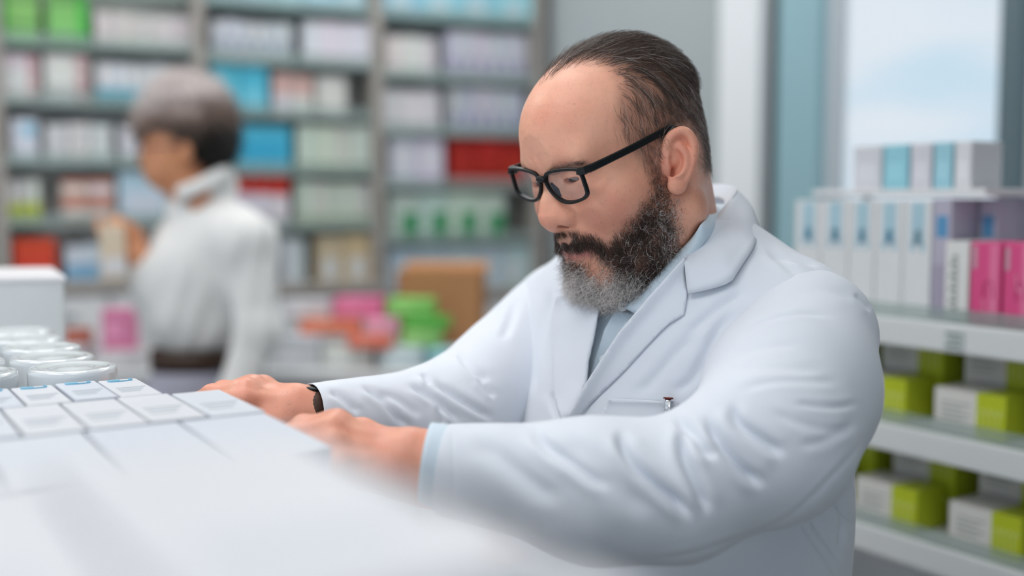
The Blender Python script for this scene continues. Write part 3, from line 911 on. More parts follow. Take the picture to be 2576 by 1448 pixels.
# skin colour masks on all body vertices
nb = len(Vb)
def gauss(c, r): return np.exp(-(((Vh - c) / r) ** 2).sum(1))
A = np.abs(Vh[:, 0:1]); Vm = np.concatenate([A, Vh[:, 1:]], 1)
def gaussm(c, r): return np.exp(-(((Vm - c) / r) ** 2).sum(1))
red = 0.75 * gaussm(mm(50, -70, -18), mm(26, 26, 22)) + 0.45 * gauss(mm(0, -110, -12), mm(18, 18, 14)) + 0.6 * np.exp(-((Vh - EC) ** 2).sum(1) / 0.034 ** 2)
red += 0.35 * gauss(mm(30, -75, 85), mm(35, 30, 18)) + 0.25 * lump(Vh, 160, 5) + 0.10
side_thin = np.clip((hx - 1600) / 110, 0.45, 1)
hair_under = np.clip(0.80 * m_hair * side_thin * np.clip((Vh[:, 1] + 0.085) / 0.05, 0.15, 1) + 0.52 * m_beard * np.clip((hy - 470) / 120, 0.4, 1), 0, 0.85)
hair_under = np.maximum(hair_under, 0.55 * m_brow)
hair_under = np.maximum(hair_under, 0.50 * m_beard * soft_poly(hx, hy, [(1360, 585), (1540, 590), (1560, 640), (1500, 628), (1400, 615)], 10))
hair_under = np.maximum(hair_under, 0.25 * np.clip((hx - 1745) / 20, 0, 1) * np.clip((hy - 420) / 20, 0, 1) * np.clip((560 - hy) / 60, 0, 1))
grey_under = np.clip((hy - 670) / 40, 0, 1) * np.clip((1640 - hx) / 60, 0, 1)
Vw = h2w(V)
xb = to_px(Vw[len(Vh):])
redb = 0.52 + 0.30 * lump(Vb, 120, 8)

me = fast_mesh('body', Vw, Q)
set_attr(me, 'red', np.concatenate([np.clip(red, 0, 1), np.clip(redb, 0, 1)]))
set_attr(me, 'hair_under', np.concatenate([hair_under, np.zeros(nb)]))
set_attr(me, 'grey_under', np.concatenate([grey_under, np.zeros(nb)]))
set_attr(me, 'lip', np.concatenate([m_lip, np.zeros(nb)]))

def skin_material(name, base, redc, lipc, hairc):
    m = bpy.data.materials.new(name); m.use_nodes = True
    t = m.node_tree; p = t.nodes['Principled BSDF']
    def attr(n):
        a = t.nodes.new('ShaderNodeAttribute'); a.attribute_name = n; return a.outputs['Fac']
    def mix(a, b, f):
        x = t.nodes.new('ShaderNodeMix'); x.data_type = 'RGBA'
        for s, v in ((6, a), (7, b)):
            if isinstance(v, tuple): x.inputs[s].default_value = (*v, 1)
            else: t.links.new(v, x.inputs[s])
        if isinstance(f, float): x.inputs[0].default_value = f
        else: t.links.new(f, x.inputs[0])
        return x.outputs[2]
    tc = t.nodes.new('ShaderNodeTexCoord')
    def noise(sc, det=3):
        n = t.nodes.new('ShaderNodeTexNoise'); n.inputs['Scale'].default_value = sc; n.inputs['Detail'].default_value = det
        t.links.new(tc.outputs['Object'], n.inputs['Vector']); return n.outputs['Fac']
    def ramp(f, a, b, ca, cb):
        r = t.nodes.new('ShaderNodeMapRange'); r.inputs[1].default_value = a; r.inputs[2].default_value = b
        r.inputs[3].default_value = ca; r.inputs[4].default_value = cb
        t.links.new(f, r.inputs[0]); return r.outputs[0]
    c = mix(base, redc, attr('red'))
    c = mix(c, tuple(v * 0.72 for v in base), ramp(noise(130), .52, .80, 0, 0.40))
    c = mix(c, tuple(v * 0.55 for v in redc), ramp(noise(420), .62, .75, 0, 0.35))
    c = mix(c, lipc, attr('lip'))
    hc = mix(hairc, (0.40, 0.34, 0.31), attr('grey_under'))
    c = mix(c, hc, attr('hair_under'))
    t.links.new(c, p.inputs['Base Color'])
    p.inputs['Subsurface Weight'].default_value = 0.14
    p.inputs['Subsurface Radius'].default_value = (1.0, 0.35, 0.2)
    p.inputs['Subsurface Scale'].default_value = 0.004
    p.inputs['Specular IOR Level'].default_value = 0.5
    t.links.new(ramp(noise(70), .35, .7, 0.36, 0.52), p.inputs['Roughness'])
    b = t.nodes.new('ShaderNodeBump'); b.inputs['Strength'].default_value = 0.22; b.inputs['Distance'].default_value = 0.0006
    t.links.new(noise(900, 5), b.inputs['Height'])
    b2 = t.nodes.new('ShaderNodeBump'); b2.inputs['Strength'].default_value = 0.16; b2.inputs['Distance'].default_value = 0.0015
    t.links.new(noise(190, 3), b2.inputs['Height']); t.links.new(b.outputs['Normal'], b2.inputs['Normal'])
    t.links.new(b2.outputs['Normal'], p.inputs['Normal'])
    return m
M_SKIN = skin_material('skin', (0.87, 0.440, 0.300), (0.78, 0.285, 0.195), (0.74, 0.29, 0.24), (0.115, 0.064, 0.048))
body = link_mesh('body', me, M_SKIN, man, True)

# eyes
def eye_material():
    m = bpy.data.materials.new('eye'); m.use_nodes = True
    t = m.node_tree; p = t.nodes['Principled BSDF']
    a = t.nodes.new('ShaderNodeAttribute'); a.attribute_name = 'iris'
    r = t.nodes.new('ShaderNodeValToRGB'); r.color_ramp.interpolation = 'LINEAR'
    e = r.color_ramp.elements
    e[0].position = 0.0; e[0].color = (0.005, 0.005, 0.005, 1)
    e[1].position = 1.0; e[1].color = (0.36, 0.32, 0.30, 1)
    for pos, c in ((0.22, (0.006, 0.005, 0.005)), (0.26, (0.07, 0.035, 0.02)), (0.48, (0.045, 0.025, 0.015)), (0.55, (0.34, 0.30, 0.28))):
        q = e.new(pos); q.color = (*c, 1)
    t.links.new(a.outputs['Fac'], r.inputs['Fac']); t.links.new(r.outputs['Color'], p.inputs['Base Color'])
    p.inputs['Roughness'].default_value = 0.05
    return m
M_EYE = eye_material()
for sx in (1, -1):
    bm = bmesh.new(); bmesh.ops.create_uvsphere(bm, u_segments=40, v_segments=28, radius=0.0127)
    gaze = np.array([0.0, -0.80, -0.60])
    gaze /= np.linalg.norm(gaze)
    me = bpy.data.meshes.new('eye'); bm.to_mesh(me); bm.free()
    co = np.array([v.co for v in me.vertices])
    iris = np.linalg.norm(co / 0.0127 - gaze, axis=1)
    co = h2w(co + mm(sx * 32, -76, 21.5))
    me.vertices.foreach_set('co', co.astype(np.float32).ravel())
    set_attr(me, 'iris', iris)
    o = link_mesh('eye', me, M_EYE, man, True)

# ---- hair strands
def strand_material(name, rough=0.38):
    m = bpy.data.materials.new(name); m.use_nodes = True
    t = m.node_tree; p = t.nodes['Principled BSDF']
    a = t.nodes.new('ShaderNodeAttribute'); a.attribute_name = 'tint'
    t.links.new(a.outputs['Color'], p.inputs['Base Color'])
    p.inputs['Roughness'].default_value = rough
    p.inputs['Specular IOR Level'].default_value = 0.45
    return m
M_HAIR = strand_material('hair_strands')

def strands(name, paths, radius, tint, m, parent):
    """paths (n, k, 3) in world space; radius (n,) root radius; tint (n, 3)"""
    n, k, _ = paths.shape
    hc = bpy.data.hair_curves.new(name)
    hc.add_curves([k] * n)
    hc.attributes['position'].data.foreach_set('vector', paths.astype(np.float32).ravel())
    ra = hc.attributes.new('radius', 'FLOAT', 'POINT')
    taper = np.linspace(1, 0.45, k) if k > 1 else np.ones(1)
    ra.data.foreach_set('value', (radius[:, None] * taper[None]).astype(np.float32).ravel())
    ti = hc.attributes.new('tint', 'FLOAT_COLOR', 'CURVE')
    ti.data.foreach_set('color', np.concatenate([tint, np.ones((n, 1))], 1).astype(np.float32).ravel())
    hc.materials.append(m)
    o = bpy.data.objects.new(name, hc); COL.objects.link(o)
    o.parent = parent; o.matrix_parent_inverse = parent.matrix_world.inverted()
    return o

_q = Qh[0]
_fc = Vh[_q].mean(1)
_fa = 0.5 * np.linalg.norm(np.cross(Vh[_q[:, 2]] - Vh[_q[:, 0]], Vh[_q[:, 3]] - Vh[_q[:, 1]]), axis=1)
def roots(mask, n, rng):
    w = mask[_q].mean(1) * _fa
    i = rng.choice(len(_q), n, p=w / w.sum())
    u, v = rng.random((2, n, 1))
    q = _q[i]
    P = (Vh[q[:, 0]] * (1 - u) + Vh[q[:, 1]] * u) * (1 - v) + (Vh[q[:, 3]] * (1 - u) + Vh[q[:, 2]] * u) * v
    return P, Nh[q].mean(1)

def unit(v): return v / (np.linalg.norm(v, axis=1)[:, None] + 1e-12)

def grow(P, N, flow, length, steps, lift, rng, wob=0.15):
    """strands that follow the head surface at a given lift"""
    out = [P - N * 0.0006]
    cur = P.copy(); nn = N.copy()
    st = (length / steps)[:, None]
    jit = rng.normal(size=P.shape) * wob
    for k in range(steps):
        f = flow(cur, nn) + jit
        f = unit(f - nn * (f * nn).sum(1)[:, None])
        cur = cur + f * st
        e = 0.001
        d = HEAD.eval(cur.astype(np.float32))
        g = np.stack([HEAD.eval((cur + np.eye(3)[i] * e).astype(np.float32)) - d for i in range(3)], 1)
        nn = unit(g)
        tgt = lift * ((k + 1) / steps)
        cur = cur + nn * np.clip(tgt - d, -0.002, 0.004)[:, None]
        out.append(cur.copy())
    return np.stack(out, 1)

rng = np.random.default_rng(5)
# scalp
n_h = 17000
front = np.clip((Vh[:, 1] + 0.10) / 0.09, 0, 1)
w_h = np.clip(m_hair, 0, 1) ** 1.5 * (0.35 + 0.65 * front) * np.where(Nh[:, 2] > 0.45, 1.0, np.clip((hx - 1560) / 120, 0.45, 1))
Ph, Nrm = roots(w_h, n_h, rng)
clump = lump(Ph, 420, 31) * 0.5 + lump(Ph, 900, 32) * 0.35
def scalp_flow(P, N):
    top = np.clip((N[:, 2] - 0.15) / 0.55, 0, 1)[:, None]
    sgn = np.sign(P[:, 0:1])
    back = np.clip((P[:, 1:2] + 0.01) / 0.06, 0, 1)
    a = np.array([0, 1.0, 0.0]) + np.concatenate([0.35 * sgn, 0 * sgn, -0.15 * np.ones_like(sgn)], 1)
    b = np.concatenate([0 * sgn, -0.10 + 0.55 * back, -1.0 * np.ones_like(sgn)], 1)
    w = np.sin(P[:, 1:2] * 300 + P[:, 2:3] * 230) * 0.22
    return a * top + b * (1 - top) + np.concatenate([0 * w, w, 0 * w], 1)
topf = np.clip((Nrm[:, 2] - 0.1) / 0.5, 0, 1)
length = (0.012 + 0.026 * topf) * (0.7 + 0.6 * rng.random(n_h))
length *= np.clip((Ph[:, 2] + 0.06) / 0.06, 0.35, 1)
_pa, _pb = (Ph - EC) @ EU, (Ph - EC) @ EV
length = np.where((((_pa + .004) / .034) ** 2 + (_pb / .054) ** 2 < 1) & (Ph[:, 0] > 0), length * 0.4, length)
lift = (0.0022 + 0.0040 * topf) * (0.4 + 1.0 * rng.random(n_h)) + 0.0008 * clump
paths = grow(Ph, Nrm, scalp_flow, length, 6, np.maximum(lift, 0.0006), rng, 0.20)
tint = np.array([0.085, 0.056, 0.043]) * (0.55 + 0.9 * rng.random((n_h, 1))) * (1 + 0.5 * clump[:, None])
gx, gy = head_px(Ph)
pg = np.clip(0.10 + 0.20 * np.clip((1420 - gx) / 80, 0, 1) + 0.25 * np.clip((gx - 1700) / 60, 0, 1) * (gy > 200), 0, 1)
g = rng.random(n_h) < pg
tint[g] = np.array([0.50, 0.44, 0.41]) * (0.7 + 0.5 * rng.random((g.sum(), 1)))
strands('hair', h2w(paths.reshape(-1, 3)).reshape(paths.shape), 0.00009 * (0.8 + 0.5 * rng.random(n_h)), tint, M_HAIR, man)

# beard and moustache: short curls
n_b = 20000
w_b = m_beard ** 1.4 * np.clip((hy - 400) / 150, 0.45, 1) * (1 + 4.0 * soft_poly(hx, hy, [(1360, 565), (1540, 575), (1560, 640), (1500, 630), (1400, 615)], 8))
Pb, Nb_ = roots(w_b, n_b, rng)
bx, by = head_px(Pb)
must = soft_poly(bx, by, [(1340, 560), (1560, 560), (1560, 640), (1500, 628), (1400, 612), (1340, 640)], 10)
chin = np.clip((by - 660) / 60, 0, 1)
Lb = (0.0065 + 0.009 * np.clip((by - 480) / 140, 0, 1) + 0.004 * chin) * (0.6 + 0.7 * rng.random(n_b))
Lb = np.where(must > 0.5, 0.0125 * (0.7 + 0.5 * rng.random(n_b)), Lb)
down = np.array([0, -0.10, -1.0])
k = 9
t = np.linspace(0, 1, k)[None, :, None]
fldb = np.stack([lump(Pb, 300, 71), lump(Pb, 300, 72), lump(Pb, 300, 73)], 1)
base_dir = unit(Nb_ * (0.55 - 0.25 * must[:, None]) + down * (0.55 + 0.5 * must[:, None]) + fldb * 0.55 + rng.normal(size=Pb.shape) * (0.24 - 0.12 * must[:, None]) +
                np.stack([0.25 * np.sign(Pb[:, 0]) * must, 0 * must, 0 * must], 1))
fld = np.stack([lump(Pb, 380, 61), lump(Pb, 380, 62), lump(Pb, 380, 63)], 1)
e1 = unit(np.cross(base_dir, fld + rng.normal(size=Pb.shape) * .22)); e2 = np.cross(base_dir, e1)
cr = (0.0012 + 0.0022 * rng.random(n_b)) * (1 - 0.75 * must) * (0.7 + 0.5 * chin)
turns = (0.8 + 1.3 * rng.random(n_b))[:, None, None] * 6.283
ph = (lump(Pb, 520, 64) * 7 + rng.random(n_b) * 1.6)[:, None, None]
bend = Nb_[:, None] * (-0.35 * t ** 2 * Lb[:, None, None]) * (0.7 * must + 0.3)[:, None, None]
paths = Pb[:, None] - Nb_[:, None] * 0.0006 + base_dir[:, None] * Lb[:, None, None] * t + bend + \
    (e1[:, None] * (np.cos(turns * t + ph) - np.cos(ph)) + e2[:, None] * (np.sin(turns * t + ph) - np.sin(ph))) * cr[:, None, None]
tint = np.array([0.058, 0.034, 0.025]) * (0.5 + 1.0 * rng.random((n_b, 1)))
edge = np.clip((bx - 1640) / 60, 0, 1)
pgrey = np.clip(0.06 + 0.90 * np.clip((by - 655 + (bx - 1480) * -0.12) / 45, 0, 1) * np.clip((1650 - bx) / 60, 0.20, 1) + 0.22 * edge * (by > 500), 0, 1) * (1 - 0.8 * must)
g = rng.random(n_b) < pgrey
tint[g] = np.array([0.95, 0.89, 0.85]) * (0.60 + 0.40 * rng.random((g.sum(), 1)))
strands('beard', h2w(paths.reshape(-1, 3)).reshape(paths.shape), np.where(g, 0.000105, 0.000072) * (0.8 + 0.5 * rng.random(n_b)), tint, M_HAIR, man)

# eyebrows
n_e = 1200
Pe, Ne = roots(m_brow, n_e, rng)
sg = np.sign(Pe[:, 0:1])
de = unit(np.concatenate([sg * 0.9, 0.45 + 0 * sg, 0.05 + 0 * sg], 1) + rng.normal(size=Pe.shape) * 0.20)
de = unit(de - Ne * (de * Ne).sum(1)[:, None] + Ne * 0.10)
Le = 0.0056 * (0.6 + 0.6 * rng.random(n_e))
tt = np.linspace(0, 1, 4)[None, :, None]
paths = Pe[:, None] + de[:, None] * Le[:, None, None] * tt - Ne[:, None] * (0.0012 * tt ** 2)
tint = np.array([0.10, 0.060, 0.046]) * (0.5 + 1.0 * rng.random((n_e, 1)))
strands('eyebrows', h2w(paths.reshape(-1, 3)).reshape(paths.shape), np.full(n_e, 0.00007), tint, M_HAIR, man)

# ------------------------------------------------------------------ glasses
def g_surf(x): return -0.1002 + 0.0048 * (np.abs(x) / 0.069) ** 1.6
GROLL = math.radians(4.5)
GRm = np.array([[math.cos(GROLL), 0, math.sin(GROLL)], [0, 1, 0], [-math.sin(GROLL), 0, math.cos(GROLL)]])
def px_on_front(px, py):
    o = w2h(CAM); d = w2h(at(px, py, 1.0)) - o
    lo, hi = 0.9, 1.3
    t = 1.05
    for _ in range(60):
        p = (o + d * t) @ GRm          # into the frame's own axes
        t += (g_surf(p[0]) - p[1]) / ((d @ GRm)[1]) * 0.6
    return (o + d * t) @ GRm
NEAR = [(905, 520), (925, 468), (1000, 425), (1130, 395), (1300, 375), (1480, 372), (1575, 400), (1630, 490), (1685, 640), (1730, 780), (1742, 860), (1690, 940), (1590, 990),
        (1450, 1028), (1300, 1022), (1180, 962), (1065, 855), (975, 740), (912, 620)]
near = np.array([px_on_front(1260 + a / 8.044, 380 + b / 8.044) for a, b in NEAR])
near = spline(np.concatenate([near, near[:1]]), 4)[:-1]
gl = empty('eyeglasses', tuple(map(float, h2w((mm(0, -106, 20)) @ GRm.T))))
M_FRAME = mat('black_acetate', (0.006, 0.008, 0.009), 0.42, 0.35, bump=0.03)
M_LENS = bpy.data.materials.new('lens_glass'); M_LENS.use_nodes = True
_t = M_LENS.node_tree; _t.nodes.clear()
_out = _t.nodes.new('ShaderNodeOutputMaterial'); _tr = _t.nodes.new('ShaderNodeBsdfTransparent'); _gl = _t.nodes.new('ShaderNodeBsdfGlossy')
_tr.inputs['Color'].default_value = (0.97, 0.98, 0.98, 1); _gl.inputs['Color'].default_value = (0.75, 0.8, 1.0, 1); _gl.inputs['Roughness'].default_value = 0.02
_mx = _t.nodes.new('ShaderNodeMixShader')
_mx.inputs[0].default_value = 0.06; _t.links.new(_tr.outputs[0], _mx.inputs[1]); _t.links.new(_gl.outputs[0], _mx.inputs[2]); _t.links.new(_mx.outputs[0], _out.inputs[0])

def rim(pts, w_in, w_out, front, back):
    """closed band around a lens outline: pts in frame axes"""
    c = pts.mean(0)
    n = len(pts); V_, F_ = [], []
    nx = np.roll(pts, -1, 0) - np.roll(pts, 1, 0)
    out = np.stack([nx[:, 2], 0 * nx[:, 0], -nx[:, 0]], 1); out /= np.linalg.norm(out, axis=1)[:, None]
    s = np.sign((out * (pts - c)).sum(1))[:, None]; out *= s
    prof = [(-w_in, front * .8), (-w_in * .7, front), (w_out * .8, front), (w_out, front * .7), (w_out, back * .9), (w_out * .8, back), (-w_in, back)]
    for p, o_ in zip(pts, out):
        for a, b in prof:
            V_.append(p + o_ * a + np.array([0, b, 0]))
    m_ = len(prof)
    for i in range(n):
        for j in range(m_):
            F_.append((i * m_ + j, ((i + 1) % n) * m_ + j, ((i + 1) % n) * m_ + (j + 1) % m_, i * m_ + (j + 1) % m_))
    return V_, F_
to_w = lambda P: h2w(np.asarray(P) @ GRm.T)
fv, ff = [], []
for sx in (1, -1):
    pts = near * np.array([sx, 1, 1])
    v_, f_ = rim(pts, 0.0012, 0.0018, -0.0016, 0.0022)
    ff += [tuple(i + len(fv) for i in q) for q in f_]; fv += v_
hinge = np.array([near[:, 0].max() + 0.0006, 0, 0])
ih = np.argmax(near[:, 0] * 0.6 + near[:, 2]); corner = near[ih]
fb = MB(); fb.v = [to_w(p) for p in fv]; fb.f = ff
inn = near[np.argmin(near[:, 0])]
br = [np.array([sx * (inn[0] + .001), g_surf(inn[0]) + 0.0, inn[2] + .002]) for sx in (1, -1)]
zt = inn[2] + 0.0025
fb.tube([to_w(p) for p in spline([np.array([inn[0] + .0004, g_surf(inn[0]), zt - .001]), np.array([inn[0] * .5, -0.1022, zt + .001]), np.array([0, -0.1030, zt + .0016]), np.array([-inn[0] * .5, -0.1022, zt + .001]), np.array([-inn[0] - .0004, g_surf(inn[0]), zt - .001])], 4)],
        [.0018] + [.0030] * 15 + [.0018], 12)
ear_top = ear(560, 215, -3)        # where the near temple meets the ear
for sx in (1, -1):
    c0 = corner * np.array([sx, 1, 1])
    # lug: from the corner out and back to the hinge
    fb.tube([to_w(p) for p in (c0 + np.array([-sx * .0015, -.0004, -.0012]), c0 + np.array([sx * .0015, .0002, -.0010]), c0 + np.array([sx * .0042, .003, -.0010]), c0 + np.array([sx * .0050, .008, -.0008]))],
            [0.0030, 0.0048, 0.0050, 0.0046], 4, twist=math.pi / 4)
frame = fb.build('frame_front', M_FRAME, gl, False)
for sx in (1, -1):
    c0 = corner * np.array([sx, 1, 1]) + np.array([sx * .0050, .0075, -.0008])
    et = (ear_top * np.array([1, 1, 1])) @ GRm if sx == 1 else ((ear_top * np.array([-1, 1, 1])) @ GRm)
    mid = c0 * 0.45 + et * 0.55 + np.array([sx * .0030, 0, .0006])
    path = spline([c0, c0 * .75 + mid * .25 + np.array([sx * .001, 0, 0]), mid, et + np.array([sx * .0008, 0, 0.0012]), et + np.array([-sx * .003, .010, -.001]), et + np.array([-sx * .006, .024, -.013])], 6)
    v_, f_ = [], []
    for i, p in enumerate(path):
        tgt = path[min(i + 1, len(path) - 1)] - path[max(i - 1, 0)]; tgt /= np.linalg.norm(tgt)
        upv = np.array([0, 0, 1.0]); upv -= tgt * upv.dot(tgt); upv /= np.linalg.norm(upv)
        sd = np.cross(tgt, upv)
        f_h = np.interp(i / (len(path) - 1), [0, .3, .7, 1], [.0038, .0034, .0032, .0029]); f_w = 0.0014
        for a, b in ((-1, -.7), (-1, .7), (-.6, 1), (.6, 1), (1, .7), (1, -.7), (.6, -1), (-.6, -1)):
            v_.append(to_w(p + sd * a * f_w + upv * b * f_h))
        if i:
            for j in range(8):
                f_.append(((i - 1) * 8 + j, i * 8 + j, i * 8 + (j + 1) % 8, (i - 1) * 8 + (j + 1) % 8))
    f_.append(tuple(range(8))); f_.append(tuple(range((len(path) - 1) * 8, len(path) * 8))[::-1])
    tm = mesh_obj('temple', v_, f_, M_FRAME, gl, False)
    # hinge plate and inlay
    hb = MB(); q0 = path[0]
    hb.tube([to_w(q0 + np.array([sx * .0002, -.0008, -.0026])), to_w(q0 + np.array([sx * .0002, -.0008, .0026]))], 0.0020, 8)
    hb.build('hinge', M_FRAME, tm, True)
    lens = near * np.array([sx, 1, 1])
    lv = [to_w(p) for p in lens] + [to_w(lens.mean(0) + np.array([0, -0.0012, 0]))]
    n_ = len(lens)
    mesh_obj('lens', lv, [(i, (i + 1) % n_, n_) for i in range(n_)], M_LENS, gl, True)
    pb = MB(); pc = np.array([sx * 0.0115, -0.0945, zt - 0.013])
    pb.tube([to_w(pc + np.array([-sx * .0035, -.002, .008])), to_w(pc + np.array([0, .0005, 0])), to_w(pc + np.array([sx * .003, 0, -.007]))], [.0012, .0028, .0012], 8)
    pb.build('nose_pad', M_FRAME, gl, True)
tag(gl, 'black rectangular full-rim eyeglasses worn by the bearded man', 'glasses')
tag(man, 'bearded balding man in white lab coat and glasses looking down at the cartons', 'person')
# ------------------------------------------------------------------ lab coat, shirt
def fabric(name, col, rough=0.8, weave=2600.0, strength=0.10, sheen=0.15):
    m = mat(name, col, rough, 0.3, noise=0.05, nscale=14.0, bump=strength, bscale=weave)
    p = m.node_tree.nodes['Principled BSDF']
    p.inputs['Sheen Weight'].default_value = sheen
    return m
M_COAT = fabric('coat_cloth', (0.79, 0.835, 0.915))
M_SHIRT = fabric('shirt_cloth', (0.70, 0.82, 0.92))

SH_N, UA_N, EL_N, FM_N, WR_N = (2028, 850, 1.065), (1990, 985, .995), (1938, 1106, .935), (1500, 1232, .915), (1085, 1172, .935)
SH_F, EL_F, WR_F = (1420, 828, 1.33), (1135, 1062, 1.18), (742, 1054, 1.078)
LEFT = np.array([0.60, -0.80, 0.0]); FWD = np.array([-0.80, -0.60, 0.0])
RT = np.stack([LEFT, FWD, Zv], axis=1)
def torso(X, g=0.0):
    c = at(1690, 1120, 1.215)
    X.ell(c + Zv * 0.02, (0.205 + g, 0.150 + g, 0.25 + g), 0.0, 1, RT)
    X.ell(c + Zv * -0.12 + FWD * 0.02, (0.205 + g, 0.175 + g, 0.22 + g), 0.06, 1, RT)      # belly
    X.ell(c + Zv * -0.40, (0.20 + g, 0.16 + g, 0.30 + g), 0.06, 1, RT)
    X.cone(at(1655, 800, 1.20), c, 0.085 + g, 0.13 + g, 0.06)
    X.cone(at(1688, 768, 1.20), at(1995, 850, 1.085) + np.array([0, 0, .010]), 0.056 + g, 0.066 + g, 0.05)
    X.cone(at(1650, 755, 1.20), at(*SH_F) + np.array([0, 0, .010]), 0.056 + g, 0.068 + g, 0.05)
T = Sculpt()
torso(T)
Vc, Qc = T.mesh(0.0034, n=28)
Vc = relax(Vc, Qc, 4, 0.5)
SLN = Sculpt()
SLN.cone(at(*SH_N), at(*UA_N), 0.067, 0.072, 0.0)
SLN.cone(at(*UA_N), at(*EL_N), 0.072, 0.070, 0.03)
SLN.cone(at(*EL_N), at(1700, 1232, .915), 0.064, 0.0530, 0.02)
SLN.cone(at(1700, 1232, .915), at(*FM_N), 0.0530, 0.0545, 0.03)
SLN.cone(at(*FM_N), at(*WR_N), 0.0545, 0.036, 0.03)
Vn, Qn = SLN.mesh(0.0021, n=28)
Vn = relax(Vn, Qn, 4, 0.5)
SLF = Sculpt()
SLF.cone(at(*SH_F), at(*EL_F), 0.076, 0.060, 0.0)
SLF.cone(at(*EL_F), at(*WR_F), 0.060, 0.033, 0.03)
Vo, Qo = SLF.mesh(0.0026, n=28)
Vo = relax(Vo, Qo, 4, 0.5)
SHIRT = Sculpt()
torso(SHIRT, -0.009)

def sculpt_strokes(V, Q, strokes, it=1):
    """press folds into a surface along drawn lines: (line, width px, depth m, sharp end fade)"""
    N = normals(V, Q)
    x, y, z = to_px(V)
    view = (CAM - V) / np.linalg.norm(CAM - V, axis=1)[:, None]
    face = np.clip((N * view).sum(1) * 3, 0, 1)
    off = np.zeros(len(V))
    for line, w, dep in strokes:
        line = spline(line, 5)
        lo, hi = line.min(0) - 4 * w, line.max(0) + 4 * w
        i = np.where((x > lo[0]) & (x < hi[0]) & (y > lo[1]) & (y < hi[1]) & (face > 0))[0]
        if not len(i): continue
        d, t, sg = polyline_dist(x[i], y[i], line)
        fade = np.clip(t / 0.22, 0, 1) * np.clip((1 - t) / 0.22, 0, 1)
        fade = fade * fade * (3 - 2 * fade)
        prof = np.exp(-(d / w) ** 2) - 0.34 * np.exp(-((d * sg - 2.0 * w) / (1.25 * w)) ** 2) - 0.22 * np.exp(-((d * sg + 2.3 * w) / (1.5 * w)) ** 2)
        off[i] += -dep * prof * fade * face[i]
    return V + N * off[:, None]

F_NEAR = [
    ([(1332, 1074), (1375, 1121), (1433, 1160), (1481, 1194), (1540, 1235)], 10, .0050),
    ([(1563, 1070), (1566, 1117), (1597, 1170), (1645, 1213), (1698, 1256), (1745, 1305)], 10, .0085),
    ([(1713, 1070), (1722, 1150), (1751, 1218), (1786, 1295)], 10, .0075),
    ([(1690, 1045), (1741, 1088), (1770, 1131), (1805, 1156)], 9, .0060),
    ([(1770, 1040), (1809, 1112), (1857, 1170), (1925, 1228)], 10, .0085),
    ([(1835, 1010), (1857, 1064), (1915, 1107), (1980, 1148)], 10, .0060),
    ([(1180, 1100), (1260, 1150), (1340, 1215), (1420, 1270)], 18, .0030),
    ([(1400, 1100), (1480, 1150), (1560, 1230), (1640, 1300)], 20, .0030),
    ([(1850, 872), (1880, 832), (1920, 808), (1975, 794), (2035, 790), (2100, 800)], 6, .0030),
    ([(1835, 905), (1884, 884), (1940, 872), (2010, 872)], 9, .0018),
    ([(1815, 940), (1884, 926), (1993, 928), (2080, 936)], 11, .0020),
    ([(1850, 985), (1930, 962), (2010, 957), (2120, 962)], 9, .0018),
    ([(1990, 1012), (2060, 1020), (2110, 1022), (2165, 1014)], 7, .0028),
    ([(1930, 1030), (2010, 1062), (2090, 1080), (2150, 1072)], 11, .0022),
    ([(2148, 738), (2168, 758), (2192, 782)], 8, .0025),
    ([(1960, 758), (2020, 738), (2090, 736), (2150, 752)], 14, .0016),
    ([(2000, 1120), (2060, 1112), (2120, 1085), (2160, 1050)], 11, .0022),
    ([(2208, 1062), (2130, 1160), (2011, 1278), (1915, 1336), (1722, 1394), (1560, 1410)], 7, .0020),
    ([(1137, 1072), (1140, 1160), (1142, 1262)], 5, .0014),
]
F_FAR = [
    ([(826, 979), (864, 1003), (905, 1042)], 8, .0045),
    ([(905, 965), (956, 1000), (997, 1047), (1030, 1080)], 8, .0055),
    ([(1025, 962), (1096, 1006), (1159, 1064)], 8, .0055),
    ([(1090, 960), (1150, 1000), (1193, 1025), (1246, 1058)], 8, .0055),
    ([(1200, 950), (1246, 1000)], 8, .0040),
    ([(1060, 938), (1072, 950), (1080, 968)], 6, .0055),
    ([(1150, 880), (1190, 930), (1235, 960)], 9, .0045),
    ([(950, 985), (1010, 1010), (1060, 1050)], 10, .0030),
    ([(1100, 1015), (1112, 1050), (1118, 1072)], 8, .0030),
    ([(1300, 745), (1285, 800), (1262, 860)], 10, .0035),
]
F_BODY = [
    ([(1884, 724), (1829, 760), (1774, 804), (1720, 850)], 11, .0032),
    ([(1850, 775), (1811, 822), (1774, 895), (1731, 960)], 12, .0035),
    ([(1760, 830), (1700, 890), (1640, 960), (1590, 1000)], 13, .0026),
    ([(1800, 900), (1750, 950), (1690, 990)], 11, .0026),
    ([(1940, 640), (2000, 650), (2060, 668)], 7, .0028),
    ([(1930, 625), (1960, 650), (2010, 690)], 9, .0028),
    ([(1382, 715), (1366, 804), (1350, 895), (1340, 1005)], 12, .0050),
    ([(1330, 800), (1318, 900), (1312, 1010)], 12, .0030),
    ([(1390, 980), (1405, 1030), (1440, 1075)], 11, .0028),
    ([(2006, 1300), (2050, 1365), (2107, 1448)], 6, .0030),
    ([(2085, 1235), (2120, 1285), (2150, 1330)], 8, .0045),
    ([(2112, 1290), (2118, 1330), (2108, 1375)], 7, .0040),
    ([(2030, 1290), (2070, 1350), (2120, 1420)], 9, .0030),
]
def finish(V, Q, folds):
    V = sculpt_strokes(V, Q, folds)
    V = relax(V, Q, 1, 0.3)
    N = normals(V, Q)
    return V + N * (lump(V, 34, 41) * .0014 + lump(V, 80, 42) * .0005)[:, None]
